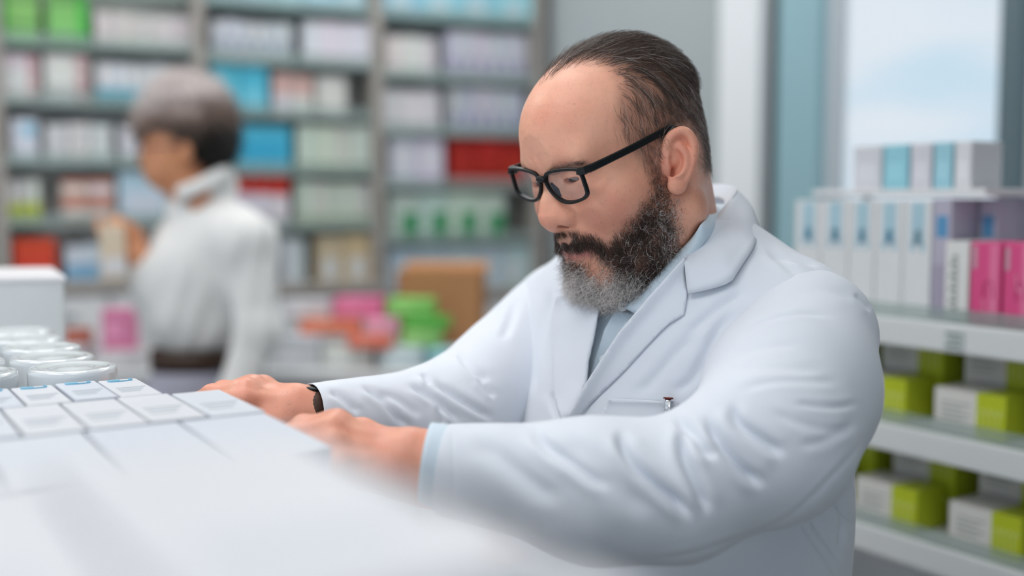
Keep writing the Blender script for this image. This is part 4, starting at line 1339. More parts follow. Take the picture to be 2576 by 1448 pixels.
Vc, Vn, Vo = finish(Vc, Qc, F_BODY), finish(Vn, Qn, [(l_, w_ * (1.35 if i_ < 8 else 1), d_ * (1.05 if i_ < 8 else 0.65)) for i_, (l_, w_, d_) in enumerate(F_NEAR)]), finish(Vo, Qo, F_FAR)
Nc = normals(Vc, Qc)

# openings: neck and front, sleeve ends
OPEN = [(1851, 470), (1723, 640), (1632, 742), (1555, 833), (1473, 966), (1477, 910), (1503, 782), (1470, 700), (1480, 560), (1700, 440)]
cx, cy, cz = to_px(Vc)
facing = ((CAM - Vc) * Nc).sum(1) > 0
cut = in_poly(cx, cy, OPEN) & (cz < 1.24)
ax_n = at(1690, 640, 1.195) - at(1660, 800, 1.195); ax_n /= np.linalg.norm(ax_n)
qn = Vc - at(1665, 770, 1.195); hn = qn @ ax_n
cut |= (np.linalg.norm(qn - np.outer(hn, ax_n), axis=1) < 0.080) & (hn > -0.005)
Vc2, Qc2, _ = keep_faces(Vc, Qc, ~cut)
coat = link_mesh('lab_coat', fast_mesh('lab_coat', Vc2, Qc2), M_COAT, man, True)
sol = coat.modifiers.new('cloth', 'SOLIDIFY'); sol.thickness = 0.0012; sol.offset = -1
for V_, Q_, e_, w_, lim in ((Vn, Qn, FM_N, WR_N, (1117, 1175, .932)), (Vo, Qo, EL_F, WR_F, (778, 1060, 1.085))):
    dr = at(*w_) - at(*e_); dr /= np.linalg.norm(dr)
    hh_ = (V_ - at(*lim)) @ dr
    end_ = np.linalg.norm(V_ - at(*w_), axis=1) < 0.10
    snap = end_ & (hh_ > 0) & (hh_ <= 0.0042)
    V_ = V_ - np.outer(np.where(snap, hh_, 0), dr)
    cut_ = end_ & (hh_ > 0.0042)
    V2_, Q2_, _ = keep_faces(V_, Q_, ~cut_)
    so = link_mesh('sleeve', fast_mesh('sleeve', V2_, Q2_), M_COAT, coat, True)
    sol = so.modifiers.new('cloth', 'SOLIDIFY'); sol.thickness = 0.0012; sol.offset = -1

Vs, Qs = SHIRT.mesh(0.0042); Vs = relax(Vs, Qs, 2, .5)
qn = Vs - at(1665, 770, 1.195); hn = qn @ ax_n
ns_cut = (np.linalg.norm(qn - np.outer(hn, ax_n), axis=1) < 0.062) & (hn > 0.0)
Vs = sculpt_strokes(Vs, Qs, [([(1570, 790), (1540, 850), (1500, 930)], 9, .0030), ([(1640, 780), (1590, 830), (1545, 860)], 9, .004)])
Vs2, Qs2, _ = keep_faces(Vs, Qs, ~ns_cut)
shirt = link_mesh('shirt', fast_mesh('shirt', Vs2, Qs2), M_SHIRT, man, True)

# ---- surfaces to drape on
def bvh_of(V, Q): return BVHTree.FromPolygons([Vector(v) for v in V], [tuple(int(i) for i in f) for q in Q for f in q])
BV_COAT = bvh_of(Vc, Qc)
BV_SHIRT = bvh_of(Vs, Qs)
BV_HEAD = bvh_of(h2w(Vh)[::1], Qh)
def hit(bv, px, py):
    d = at(px, py, 1.0) - CAM; L = np.linalg.norm(d)
    r = bv.ray_cast(Vector(CAM), Vector(d / L))
    return None if r[0] is None else (np.array(r[0]), np.array(r[1]))
def dep(bv, px, py, default=1.1, lift=0.0):
    h = hit(bv, px, py)
    return default if h is None else float((h[0] - CAM) @ C2W[:, 2]) - lift

from mathutils.geometry import delaunay_2d_cdt
def drape(name, poly, bv, lift, m, parent, thick=0.0012, step=7.0, roll=None, curve=True):
    """cloth piece with a drawn outline, laid on a surface; roll = (line, height m, width px) lifts it along a fold"""
    if curve:
        out = []
        for i in range(len(poly)):
            a, b = np.array(poly[i], float), np.array(poly[(i + 1) % len(poly)], float)
            n = max(1, int(np.linalg.norm(b - a) / step))
            out += [a + (b - a) * k / n for k in range(n)]
        B_ = np.array(out)
    x0, y0 = B_.min(0); x1, y1 = B_.max(0)
    gx, gy = np.meshgrid(np.arange(x0 + step / 2, x1, step), np.arange(y0 + step / 2, y1, step))
    gx, gy = gx.ravel() + RNG.uniform(-1, 1, gx.size), gy.ravel() + RNG.uniform(-1, 1, gy.size)
    dd, _, _ = polyline_dist(gx, gy, list(B_) + [B_[0]])
    k = in_poly(gx, gy, B_) & (dd > step * .55)
    P2 = np.concatenate([B_, np.stack([gx[k], gy[k]], 1)])
    nb_ = len(B_)
    v2, _, f2, *_ = delaunay_2d_cdt([Vector(p) for p in P2], [(i, (i + 1) % nb_) for i in range(nb_)], [], 1, 1e-6)
    v2 = np.array([tuple(v) for v in v2])
    dpt = np.array([dep(bv, x, y, np.nan) for x, y in v2])
    ok = ~np.isnan(dpt)
    for i in np.where(~ok)[0]:
        j = np.argsort(((v2[ok] - v2[i]) ** 2).sum(1))[:4]
        dpt[i] = dpt[ok][j].mean()
    # smooth the depths so that the piece bridges small folds
    for _ in range(2):
        D2 = ((v2[:, None] - v2[None]) ** 2).sum(2)
        w = np.exp(-D2 / (2 * 14.0 ** 2)); dpt = (w * dpt[None]).sum(1) / w.sum(1)
    lf = np.full(len(v2), lift)
    if roll is not None:
        dr, _, _ = polyline_dist(v2[:, 0], v2[:, 1], roll[0])
        lf = lf + roll[1] * np.exp(-(dr / roll[2]) ** 2)
    V3 = np.array([at(x, y, d - l) for (x, y), d, l in zip(v2, dpt, lf)])
    o = mesh_obj(name, V3, [tuple(f)[::1] for f in f2], m, parent, True)
    # face the lens
    me = o.data
    if len(me.polygons) and np.mean([p.normal.dot(Vector(CAM) - p.center) for p in me.polygons]) < 0:
        me.flip_normals()
    s_ = o.modifiers.new('cloth', 'SOLIDIFY'); s_.thickness = thick * 2; s_.offset = -1
    return o
def loft(name, rails, m, parent, n=28, thick=0.0022, bulge=0.0, rows=8):
    """cloth band through rails of world points"""
    R_ = []
    for r in rails:
        s_ = spline(np.array(r), 8); L = np.concatenate([[0], np.cumsum(np.linalg.norm(np.diff(s_, axis=0), axis=1))]); L /= L[-1]
        R_.append(np.stack([np.interp(np.linspace(0, 1, n), L, s_[:, i]) for i in range(3)], 1))
    R_ = np.array(R_)                      # rails x n x 3
    V_ = []
    tt = np.linspace(0, len(R_) - 1, rows)
    for i in range(n):
        col = spline(R_[:, i], 12) if len(R_) > 2 else np.array([R_[0, i] * (1 - t) + R_[1, i] * t for t in np.linspace(0, 1, 13)])
        idx = np.linspace(0, len(col) - 1, rows)
        for q in idx:
            a = int(q); f = q - a; b = min(a + 1, len(col) - 1)
            V_.append(col[a] * (1 - f) + col[b] * f)
    F_ = [(i * rows + j, (i + 1) * rows + j, (i + 1) * rows + j + 1, i * rows + j + 1) for i in range(n - 1) for j in range(rows - 1)]
    o = mesh_obj(name, V_, F_, m, parent, True)
    if np.mean([p.normal.dot(Vector(CAM) - p.center) for p in o.data.polygons]) < 0:
        o.data.flip_normals()
    s_ = o.modifiers.new('cloth', 'SOLIDIFY'); s_.thickness = thick; s_.offset = -1
    return o

# lapels
ROLL_N = [(1723, 644), (1632, 746), (1555, 837), (1475, 961), (1432, 1040)]
drape('lapel', [(1723, 644), (1680, 692), (1632, 746), (1555, 837), (1475, 961), (1432, 1040), (1426, 1082), (1482, 1020), (1574, 930), (1630, 868), (1658, 838), (1683, 814), (1721, 792), (1726, 762), (1729, 737), (1724, 700)],
      BV_COAT, 0.0055, M_COAT, coat, roll=(ROLL_N, 0.007, 26))
ROLL_F = [(1490, 740), (1506, 782), (1493, 850), (1479, 910), (1474, 966), (1440, 1040)]
drape('lapel', [(1440, 735), (1506, 775), (1493, 850), (1479, 910), (1474, 966), (1440, 1040), (1420, 1078), (1402, 1030), (1391, 987), (1388, 866), (1388, 790), (1398, 745)],
      BV_COAT, 0.006, M_COAT, coat, roll=(ROLL_F, 0.008, 24))
# collar
dn = lambda x, y, dflt, l=.007: at(x, y, dep(BV_COAT, x, y, dflt, l))
fold = [dn(1722, 646, 1.08, .014), at(1746, 615, 1.095), at(1764, 592, 1.104), at(1772, 582, 1.108), at(1792, 556, 1.124), at(1812, 530, 1.14), at(1850, 481, 1.185), at(1842, 468, 1.235), at(1800, 462, 1.275), at(1740, 470, 1.30)]
mid_ = [dn(1724, 690, 1.06, .012), at(1766, 662, 1.06), at(1800, 640, 1.062), at(1812, 632, 1.064), at(1838, 603, 1.08), at(1862, 575, 1.10), at(1886, 525, 1.165), at(1880, 505, 1.24), at(1825, 490, 1.30), at(1745, 490, 1.33)]
outr = [dn(1730, 738, 1.05, .008), dn(1785, 726, 1.04, .008), dn(1836, 709, 1.03, .008), dn(1842, 704, 1.03, .008), dn(1870, 660, 1.06, .007), dn(1900, 612, 1.09, .006), at(1908, 578, 1.15), at(1900, 556, 1.235), at(1840, 530, 1.315), at(1750, 520, 1.345)]
loft('collar', [fold, mid_, outr], M_COAT, coat, 44, bulge=.0)
inn_ = [dn(1716, 660, 1.09, .004), at(1758, 612, 1.13), at(1796, 560, 1.165), at(1820, 515, 1.20), at(1815, 500, 1.235), at(1785, 495, 1.26), at(1740, 500, 1.285)]
loft('collar_stand', [fold, inn_], M_COAT, coat, 36)
# chest pocket with pen
pocket = drape('chest_pocket', [(1532, 1003), (1600, 1006), (1706, 1012), (1700, 1100), (1490, 1100), (1512, 1040)], BV_COAT, 0.0032, M_COAT, coat, roll=([(1532, 1003), (1600, 1006), (1706, 1012)], .0022, 9))
# shirt collar, placket, buttons
hs = lambda x, y, dflt, l=.004: at(x, y, min(dep(BV_HEAD, x, y, dflt, l), dep(BV_SHIRT, x, y, dflt, l)))
ctop = [at(1800, 512, 1.205), hs(1772, 556, 1.16, .006), hs(1738, 600, 1.13, .006), hs(1700, 640, 1.11, .008), hs(1655, 688, 1.08, .010), hs(1610, 738, 1.06, .012), hs(1566, 772, 1.05, .012)]
cbot = [at(1838, 520, 1.20), hs(1800, 580, 1.15, .010), hs(1750, 640, 1.11, .014), hs(1712, 690, 1.09, .014), hs(1668, 745, 1.07, .012), hs(1634, 800, 1.06, .010), hs(1612, 800, 1.055, .008)]
loft('shirt_collar', [ctop, [(a + b) / 2 + np.array([0, -.003, .001]) for a, b in zip(ctop, cbot)], cbot], M_SHIRT, shirt, 36, thick=.002)
plk = drape('placket', [(1548, 778), (1600, 790), (1565, 850), (1505, 945), (1482, 955), (1497, 900), (1520, 830)], BV_SHIRT, 0.0025, M_SHIRT, shirt)
M_BUTTON = mat('pearl_button', srgb(226, 234, 240), 0.15, 0.6, coat=.5)
for (bx_, by_) in ((1566, 770), (1520, 905)):
    h_ = hit(BV_SHIRT, bx_, by_); c_ = at(bx_, by_, float((h_[0] - CAM) @ C2W[:, 2]) - .012)
    vdir = (CAM - c_) / np.linalg.norm(CAM - c_); vdir = vdir * .85 + np.array([-.4, -.1, .3]) * .4; vdir /= np.linalg.norm(vdir)
    e1 = np.cross(vdir, Zv); e1 /= np.linalg.norm(e1); e2 = np.cross(vdir, e1)
    L = MB(); prof = [(.0008, -.0012), (.0046, -.0012), (.0050, 0), (.0046, .0010), (.0036, .0004), (.0006, .0003)]
    for r_, h2_ in prof:
        for k_ in range(24):
            a_ = 2 * math.pi * k_ / 24; L.v.append(c_ + (e1 * math.cos(a_) + e2 * math.sin(a_)) * r_ + vdir * h2_)
    for i_ in range(len(prof) - 1):
        for k_ in range(24): L.f.append((i_ * 24 + k_, i_ * 24 + (k_ + 1) % 24, (i_ + 1) * 24 + (k_ + 1) % 24, (i_ + 1) * 24 + k_))
    bt = L.build('button', M_BUTTON, shirt, True)
    for sg_ in (-1, 1):
        MB().tube([c_ + e1 * .0011 * sg_ + vdir * .0002, c_ + e1 * .0011 * sg_ + vdir * .0008], .0006, 8).build('button_hole', M_FRAME, bt)
# shirt cuff on the near wrist
cdir = at(1072, 1163, .935) - at(1200, 1180, .932); cdir /= np.linalg.norm(cdir)
c1 = at(1072, 1166, .934)
L = MB(); L.tube([c1 - cdir * .06, c1 - cdir * .045, c1 - cdir * .02, c1 - cdir * .004, c1, c1 + cdir * .0004, c1 - cdir * .003], [.037, .0362, .0352, .0350, .0348, .0330, .0322], 40, caps=False)
L.build('shirt_cuff', M_SHIRT, shirt, True)

# pen in the pocket
M_CHROME = mat('chrome', (.75, .76, .78), .18, metal=1.0)
M_RED = mat('dark_red_cap', srgb(120, 36, 30), .3)
pen = empty('pen', tuple(map(float, at(1680, 1030, dep(BV_COAT, 1680, 1030, 1.0, .008)))))
pt = at(1681, 1003, dep(BV_COAT, 1681, 1006, 1.0, .0075)); pb_ = at(1677, 1062, dep(BV_COAT, 1677, 1062, 1.0, .0068))
dpn = (pt - pb_) / np.linalg.norm(pt - pb_)
MB().tube([pb_, pt - dpn * .010, pt - dpn * .009, pt - dpn * .0078, pt - dpn * .0065, pt - dpn * .003, pt], [.0030, .0030, .0025, .0031, .0026, .0031, .0031], 16).build('barrel', M_CHROME, pen, True)
MB().tube([pt, pt + dpn * .0006, pt + dpn * .0016], [.0046, .0050, .0046], 20).build('cap', M_RED, pen, True)
MB().tube([pt - dpn * .001 + np.array([.001, -.004, 0]), pt - dpn * .018 + np.array([.001, -.0042, 0])], [.0012, .0010], 8).build('clip', M_CHROME, pen, True)
tag(pen, 'chrome pen with dark red cap in the coat\'s chest pocket', 'pen')
# wristwatch on the far wrist
M_STRAP = mat('brown_leather', srgb(74, 48, 36), .6, noise=.4, nscale=120, bump=.3, bscale=500)
wa, wbv = at(772, 1046, 1.0865), at(806, 1050, 1.0885)
wdir = (wbv - wa) / np.linalg.norm(wbv - wa)
up_ = Zv - wdir * Zv.dot(wdir); up_ /= np.linalg.norm(up_); sd_ = np.cross(wdir, up_)
wt = empty('wristwatch', tuple(map(float, (wa + wbv) / 2)))
L = MB(); cW = (wa + wbv) / 2
prof = [(-.009, .0262), (-.008, .0284), (.008, .0284), (.009, .0262)]
for u_, r_ in prof:
    for k_ in range(40):
        a_ = 2 * math.pi * k_ / 40; L.v.append(cW + wdir * u_ + (up_ * math.sin(a_) + sd_ * math.cos(a_)) * r_)
for i_ in range(4):
    for k_ in range(40): L.f.append((i_ * 40 + k_, i_ * 40 + (k_ + 1) % 40, ((i_ + 1) % 4) * 40 + (k_ + 1) % 40, ((i_ + 1) % 4) * 40 + k_))
L.build('strap', M_STRAP, wt, True)
cd_ = cW + up_ * .0258 - wdir * .004
L = MB(); L.tube([cd_, cd_ + up_ * .0030, cd_ + up_ * .0038], [.0105, .0105, .0092], 28); L.build('watch_case', M_FRAME, wt, True)
tag(wt, 'dark watch with brown leather strap on the man\'s far wrist', 'watch')
# trousers and shoes below the coat
M_TRM = mat('dark_trousers', srgb(70, 74, 84), .8, noise=.1)
Lg = Sculpt(); base_ = np.array(man.location)
for sg_ in (-1, 1):
    h0 = base_ + LEFT * .10 * sg_ + Zv * .80; k0_ = base_ + LEFT * .11 * sg_ + Zv * .10
    Lg.cone(h0, k0_, .10, .062, .02)
Vg, Qg = Lg.mesh(.012)
link_mesh('trousers', fast_mesh('trousers', Vg, Qg), M_TRM, man, True)
for sg_ in (-1, 1):
    sh_ = Sculpt(); c_ = base_ + LEFT * .11 * sg_
    Rz = np.stack([FWD, LEFT, Zv], axis=1)
    sh_.ell(c_ + FWD * .06 + Zv * .04, (.14, .05, .04), 0, 1, Rz); sh_.ell(c_ + Zv * .055, (.065, .052, .055), .02, 1, Rz)
    Vg, Qg = sh_.mesh(.008)
    link_mesh('shoe', fast_mesh('shoe', Vg, Qg), M_FRAME, man, True)
# ================================================================== work table, its pile, and the woman
TZ = zpx(938, 2.75)
tx0, tx1 = (150 - 1288) / FPX * 2.75, (1330 - 1288) / FPX * 2.95
table = empty('work_table', (float((tx0 + tx1) / 2), 2.95, 0.0))
MB().box((tx0, 2.76, TZ - .03), (tx1 - tx0, 0, 0), (0, .36, 0), (0, 0, .03)).build('table_top', M_WHITE, table, bevel=.003)
for i in range(4):
    w_ = (tx1 - tx0 - .04) / 4
    dr = MB().box((tx0 + .02 + w_ * i + .004, 2.785, .05), (w_ - .008, 0, 0), (0, .32, 0), (0, 0, TZ - .085)).build('drawer_front', M_WHITE, table, bevel=.002)
    MB().tube([(tx0 + .02 + w_ * (i + .35), 2.775, TZ - .16), (tx0 + .02 + w_ * (i + .65), 2.775, TZ - .16)], .006, 8).build('handle', M_ALU, dr)
tag(table, 'long white work table behind the counter piled with packets', 'table')

def packet(name, px, d, z, size, rot, col, lab, cat='packet', panels=True, bev=.004):
    """flat packet: px column of its middle, floor distance d, base height z"""
    x = (px - 1288) / FPX * d
    c, s_ = math.cos(math.radians(rot)), math.sin(math.radians(rot))
    ax, ay = np.array([c, s_, 0]) * size[0], np.array([-s_, c, 0]) * size[1]
    o = np.array([x, d, z]) - ax / 2 - ay / 2
    b = MB().box(o, ax, ay, Zv * size[2]).build(name, paint(col), None, bevel=bev)
    if panels:
        MB().box(o + ax * .15 + ay * .2 + Zv * size[2], ax * .5, ay * .5, Zv * .0006).build('label_print', paint(tuple(min(255, v + 28) for v in col)), b)
        MB().box(o + ax * .1 - ay / np.linalg.norm(ay) * .0006 + Zv * size[2] * .3, ax * .5, ay / np.linalg.norm(ay) * .0008, Zv * size[2] * .4).build('label_print', paint(tuple(min(255, v + 28) for v in col)), b)
    tag(b, lab, cat)
    return b
T0 = TZ + .0005
packet('carton', 745, 2.90, T0, (.12, .10, .055), 4, (222, 224, 228), 'white carton under the left end of the packet pile', 'box')
packet('carton', 880, 2.90, T0, (.13, .10, .052), -6, (220, 226, 222), 'white carton under the orange packets', 'box')
packet('carton', 1010, 2.88, T0, (.11, .10, .050), 3, (206, 222, 226), 'pale white carton under the pink packets', 'box')
packet('carton', 1120, 2.86, T0, (.10, .12, .046), 12, (150, 200, 208), 'pale teal carton at the foot of the cardboard box', 'box')
packet('medicine_packet', 930, 2.84, T0 + .0525, (.11, .06, .030), -8, (240, 128, 104), 'small orange packet low in the pile')
packet('medicine_packet', 760, 2.90, T0 + .0555, (.10, .08, .022), 6, (214, 220, 228), 'white packet lowest at the left of the pile')
packet('medicine_packet', 832, 2.93, T0 + .0560 + .022, (.16, .07, .034), -4, (244, 140, 108), 'long orange packet at the left of the pile')
packet('medicine_packet', 770, 2.98, T0 + .083 + .030, (.13, .08, .050), 3, (222, 224, 230), 'white packet on the left top of the pile')
packet('medicine_packet', 960, 2.92, T0 + .0530 + .031, (.085, .08, .034), 6, (232, 170, 196), 'pale pink packet in the middle of the pile')
packet('medicine_packet', 905, 2.97, T0 + .085 + .034, (.13, .08, .052), -5, (236, 130, 172), 'bright pink packet on top of the pile')
packet('medicine_packet', 1062, 2.92, T0 + .0510, (.10, .08, .040), -6, (150, 204, 120), 'pale green packet by the cardboard box')
packet('medicine_packet', 1072, 2.93, T0 + .0510 + .042, (.12, .07, .030), -14, (96, 186, 80), 'bright green packet leaning on the cardboard box')
packet('medicine_packet', 1035, 2.95, T0 + .0510 + .0735, (.12, .07, .045), -12, (140, 214, 112), 'light green packet on top of the pile by the cardboard box')
# cardboard box with flaps
kx = (1112 - 1288) / FPX * 3.08
kb = empty('cardboard_box', (kx, 3.08, T0), math.radians(-6))
kw, kd, kh = .235, .10, .235
MB().box((-kw / 2, -kd / 2, 0), (kw, 0, 0), (0, .006, 0), (0, 0, kh)).build('box_side', M_KRAFT, kb, world_verts=False)
MB().box((-kw / 2, kd / 2 - .006, 0), (kw, 0, 0), (0, .006, 0), (0, 0, kh)).build('box_side', M_KRAFT, kb, world_verts=False)
MB().box((-kw / 2, -kd / 2, 0), (.006, 0, 0), (0, kd, 0), (0, 0, kh)).build('box_side', M_KRAFT, kb, world_verts=False)
MB().box((kw / 2 - .006, -kd / 2, 0), (.006, 0, 0), (0, kd, 0), (0, 0, kh)).build('box_side', M_KRAFT, kb, world_verts=False)
MB().box((-kw / 2, -kd / 2, 0), (kw, 0, 0), (0, kd, 0), (0, 0, .006)).build('box_bottom', M_KRAFT, kb, world_verts=False)
MB().box((-kw / 2, kd / 2, kh), (kw, 0, 0), (0, .05, .02), (0, .002, -.005)).build('box_flap', M_KRAFT, kb, world_verts=False)
tag(kb, 'open brown cardboard box on the work table', 'box')
# left end of the table
packet('carton', 300, 2.86, T0, (.12, .12, .045), 8, (214, 212, 214), 'white carton under the pink package', 'box')
pk = packet('medicine_package', 297, 2.86, T0 + .0458, (.085, .05, .105), 12, (230, 140, 178), 'bright pink package standing before the woman', 'package')
packet('carton', 172, 2.88, T0, (.12, .16, .060), -4, (224, 226, 230), 'flat white carton at the left end of the work table', 'box')
packet('medicine_packet', 190, 2.86, T0 + .0605, (.07, .05, .038), 20, (176, 96, 78), 'dull red packet in place of a hand, on the flat white carton')  # packet put in place of a blurred hand

# ---- the woman
woman = empty('person', (float(at(520, 800, 2.62)[0]), float(at(520, 800, 2.62)[1]), 0.0))
WD = 2.60
F = Sculpt()
F.ell(at(462, 322, WD + .02), (.080, .088, .098), 0.0)
F.ell(at(424, 388, WD - .005), (.062, .066, .080), 0.03)
F.ell(at(418, 440, WD - .005), (.040, .045, .030), 0.03)
F.chain([at(378, 372, WD - .01), at(364, 402, WD - .012), at(374, 412, WD - .012)], [.010, .012, .009], .01)
F.ell(at(378, 436, WD - .01), (.012, .018, .009), .01)
F.ell(at(470, 380, WD - .062), (.014, .012, .030), .008)          # ear
F.ell(at(392, 368, WD - .055), (.014, .010, .009), .006, -1)
F.cone(at(465, 430, WD + .01), at(505, 540, WD + .02), .050, .058, .03)
fs, fe, fw_ = at(455, 610, WD + .10), at(395, 745, WD + .04), at(352, 655, WD + .0)
F.cone(at(505, 560, WD + .02), fs, .055, .045, .03)
F.cone(fs, fe, .042, .036, .02); F.cone(fe, fw_, .034, .025, .02)
ns, ne, nw = at(625, 610, WD - .05), at(650, 830, WD - .06), at(585, 1010, WD - .10)
F.cone(at(520, 560, WD + .01), ns, .055, .045, .03); F.cone(ns, ne, .042, .036, .02); F.cone(ne, nw, .034, .025, .02)
_save = S, w2h
S = F; w2h = lambda p: np.asarray(p)
add_hand(at(352, 650, WD), at(330, 585, WD - .01), at(296, 545, WD - .02), np.array([.5, -.6, .3]), np.array([-.6, -.4, .3]), spread=.017)
add_hand(at(582, 1015, WD - .10), at(565, 1085, WD - .11), at(545, 1150, WD - .11), np.array([.3, -1, 0]), np.array([-1, -.2, 0]), spread=.017)
S, w2h = _save
Vf, Qf = F.mesh(0.0042); Vf = relax(Vf, Qf, 2, .4)
me = fast_mesh('body', Vf, Qf)
nf = len(Vf)
for a_, v_ in (('red', np.clip(.3 + .3 * lump(Vf, 60, 4), 0, 1)), ('hair_under', np.zeros(nf)), ('grey_under', np.zeros(nf)), ('lip', np.zeros(nf))): set_attr(me, a_, v_)
M_SKIN2 = skin_material('skin_tan', (0.68, 0.32, 0.16), (0.60, 0.22, 0.12), (.45, .15, .13), (.08, .05, .04))
link_mesh('body', me, M_SKIN2, woman, True)
# hair: rounded short cut, silver above and dark below
Hh = Sculpt()
Hh.ell(at(470, 292, WD + .03), (.108, .112, .098), 0.0)
Hh.ell(at(520, 340, WD + .01), (.072, .080, .070), 0.03)
Hh.ell(at(420, 318, WD + .00), (.066, .075, .045), 0.03)
Hh.ell(at(535, 375, WD + .03), (.050, .060, .045), 0.03)
Hh.ell(at(395, 392, WD - .045), (.045, .040, .050), 0.015, -1)
Vr, Qr = Hh.mesh(0.0045)
nr = normals(Vr, Qr)
Vr = Vr + nr * (lump(Vr, 70, 11) * .012 + lump(Vr, 160, 12) * .008)[:, None]
me = fast_mesh('hair', Vr, Qr)
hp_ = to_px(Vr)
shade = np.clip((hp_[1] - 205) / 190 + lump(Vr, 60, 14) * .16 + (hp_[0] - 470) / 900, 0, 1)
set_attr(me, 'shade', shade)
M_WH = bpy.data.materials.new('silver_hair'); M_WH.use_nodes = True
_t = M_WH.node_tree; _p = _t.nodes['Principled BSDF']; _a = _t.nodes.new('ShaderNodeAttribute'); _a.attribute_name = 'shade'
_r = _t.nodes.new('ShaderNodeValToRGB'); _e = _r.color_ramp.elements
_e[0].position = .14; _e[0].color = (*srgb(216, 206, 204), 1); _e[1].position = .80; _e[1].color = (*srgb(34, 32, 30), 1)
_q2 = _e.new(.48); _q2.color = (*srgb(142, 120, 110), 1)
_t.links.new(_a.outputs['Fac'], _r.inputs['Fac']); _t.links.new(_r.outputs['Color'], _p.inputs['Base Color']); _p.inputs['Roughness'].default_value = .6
_n = _t.nodes.new('ShaderNodeTexNoise'); _n.inputs['Scale'].default_value = 90; _bb = _t.nodes.new('ShaderNodeBump'); _bb.inputs['Distance'].default_value = .006
_t.links.new(_n.outputs['Fac'], _bb.inputs['Height']); _t.links.new(_bb.outputs['Normal'], _p.inputs['Normal'])
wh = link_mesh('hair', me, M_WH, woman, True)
_i = RNG.integers(0, len(Vr), 5000)
_nr = normals(Vr, Qr)
_dir = unit(_nr[_i] * .5 + RNG.normal(size=(5000, 3)) * .5 + np.array([0, 0, -.25]))
_e1 = unit(np.cross(_dir, RNG.normal(size=(5000, 3)))); _tt = np.linspace(0, 1, 7)[None, :, None]
_L = (.014 + .016 * RNG.random(5000))[:, None, None]
_pth = Vr[_i][:, None] + _dir[:, None] * _L * _tt + _e1[:, None] * np.sin(_tt * 5 + RNG.random((5000, 1, 1)) * 6) * .004
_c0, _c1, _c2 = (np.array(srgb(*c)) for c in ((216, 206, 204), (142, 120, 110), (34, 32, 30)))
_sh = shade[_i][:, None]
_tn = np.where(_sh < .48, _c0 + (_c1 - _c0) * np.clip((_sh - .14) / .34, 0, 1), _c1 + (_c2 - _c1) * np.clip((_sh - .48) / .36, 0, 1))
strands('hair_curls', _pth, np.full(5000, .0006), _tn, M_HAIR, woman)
# blouse
M_BLOUSE = fabric('blouse_cloth', (0.80, 0.80, 0.795))
B = Sculpt()
B.ell(at(548, 640, WD + .03), (.142, .105, .110), 0.0)
B.ell(at(500, 720, WD + .02), (.135, .100, .110), 0.05)
B.ell(at(490, 815, WD + .03), (.112, .095, .080), 0.05)
B.cone(at(520, 555, WD + .03), ns + np.array([0, 0, .01]), .060, .060, .05)
B.cone(at(500, 560, WD + .04), fs, .060, .056, .05)
B.cone(ns, ne, .060, .050, .03); B.cone(ne, nw, .050, .040, .03)
B.cone(fs, fe, .054, .050, .03); B.cone(fe, at(362, 680, WD + .01), .048, .036, .03)
B.cone(at(478, 520, WD + .02), at(545, 470, WD + .045), .058, .052, .02)
B.ell(at(462, 474, WD + .01), (.052, .058, .034), .008, -1)
Vl, Ql = B.mesh(0.0050); Vl = relax(Vl, Ql, 2, .5)
nl = normals(Vl, Ql)
Vl = Vl + nl * (lump(Vl * np.array([1, 1, .45]), 55, 21) * .006)[:, None]
me = fast_mesh('blouse', Vl, Ql)
bl = link_mesh('blouse', me, M_BLOUSE, woman, True)
cb = MB()
cv = [at(448, 512, WD - .055), at(500, 488, WD - .070), at(560, 452, WD - .045), at(592, 440, WD + .02)]
ct = [at(440, 470, WD - .045), at(490, 452, WD - .062), at(548, 424, WD - .040), at(582, 414, WD + .02)]
n0 = 0
cvs, cts = spline(cv, 5), spline(ct, 5)
cb.v = [p for p in cvs] + [p for p in cts] + [p + np.array([0, .005, 0]) for p in cvs] + [p + np.array([0, .005, 0]) for p in cts]
nn_ = len(cvs)
for i in range(nn_ - 1):
    cb.f += [(i, i + 1, nn_ + i + 1, nn_ + i), (2 * nn_ + i, 3 * nn_ + i, 3 * nn_ + i + 1, 2 * nn_ + i + 1), (nn_ + i, nn_ + i + 1, 3 * nn_ + i + 1, 3 * nn_ + i), (i, 2 * nn_ + i, 2 * nn_ + i + 1, i + 1)]
cb.build('blouse_collar', M_BLOUSE, bl, True)
# belt and trousers
M_BELT = mat('brown_belt', srgb(70, 48, 36), .5, noise=.5, nscale=160)
M_TROU = fabric('trouser_cloth', srgb(168, 168, 184))
def ring(name, zlist, rx, ry, c, m, parent):
    L = MB()
    for z, kx_, ky_ in zlist:
        for a in range(40):
            t_ = 2 * math.pi * a / 40
            L.v.append(np.array([c[0] + math.cos(t_) * rx * kx_, c[1] + math.sin(t_) * ry * ky_, z]))
    for i in range(len(zlist) - 1):
        for a in range(40):
            L.f.append((i * 40 + a, i * 40 + (a + 1) % 40, (i + 1) * 40 + (a + 1) % 40, (i + 1) * 40 + a))
    L.f.append(tuple(range(40))[::-1]); L.f.append(tuple(range((len(zlist) - 1) * 40, len(zlist) * 40)))
    return L.build(name, m, parent, True)
wc = at(478, 900, WD + .03)
zb0, zb1 = zpx(928, WD), zpx(878, WD)
ring('belt', [(zb0, 1, 1), (zb1, 1, 1)], .092, .082, wc, M_BELT, woman)
tr = Sculpt()
tr.ell((wc[0], wc[1], zb0 - .10), (.108, .105, .16), 0.0)
for sx in (-1, 1):
    tr.cone((wc[0] + sx * .045, wc[1] + sx * .02, zb0 - .12), (wc[0] + sx * .06, wc[1] + sx * .02, .05), .085, .055, .03)
Vt, Qt = tr.mesh(.010); Vt = relax(Vt, Qt, 2, .5)
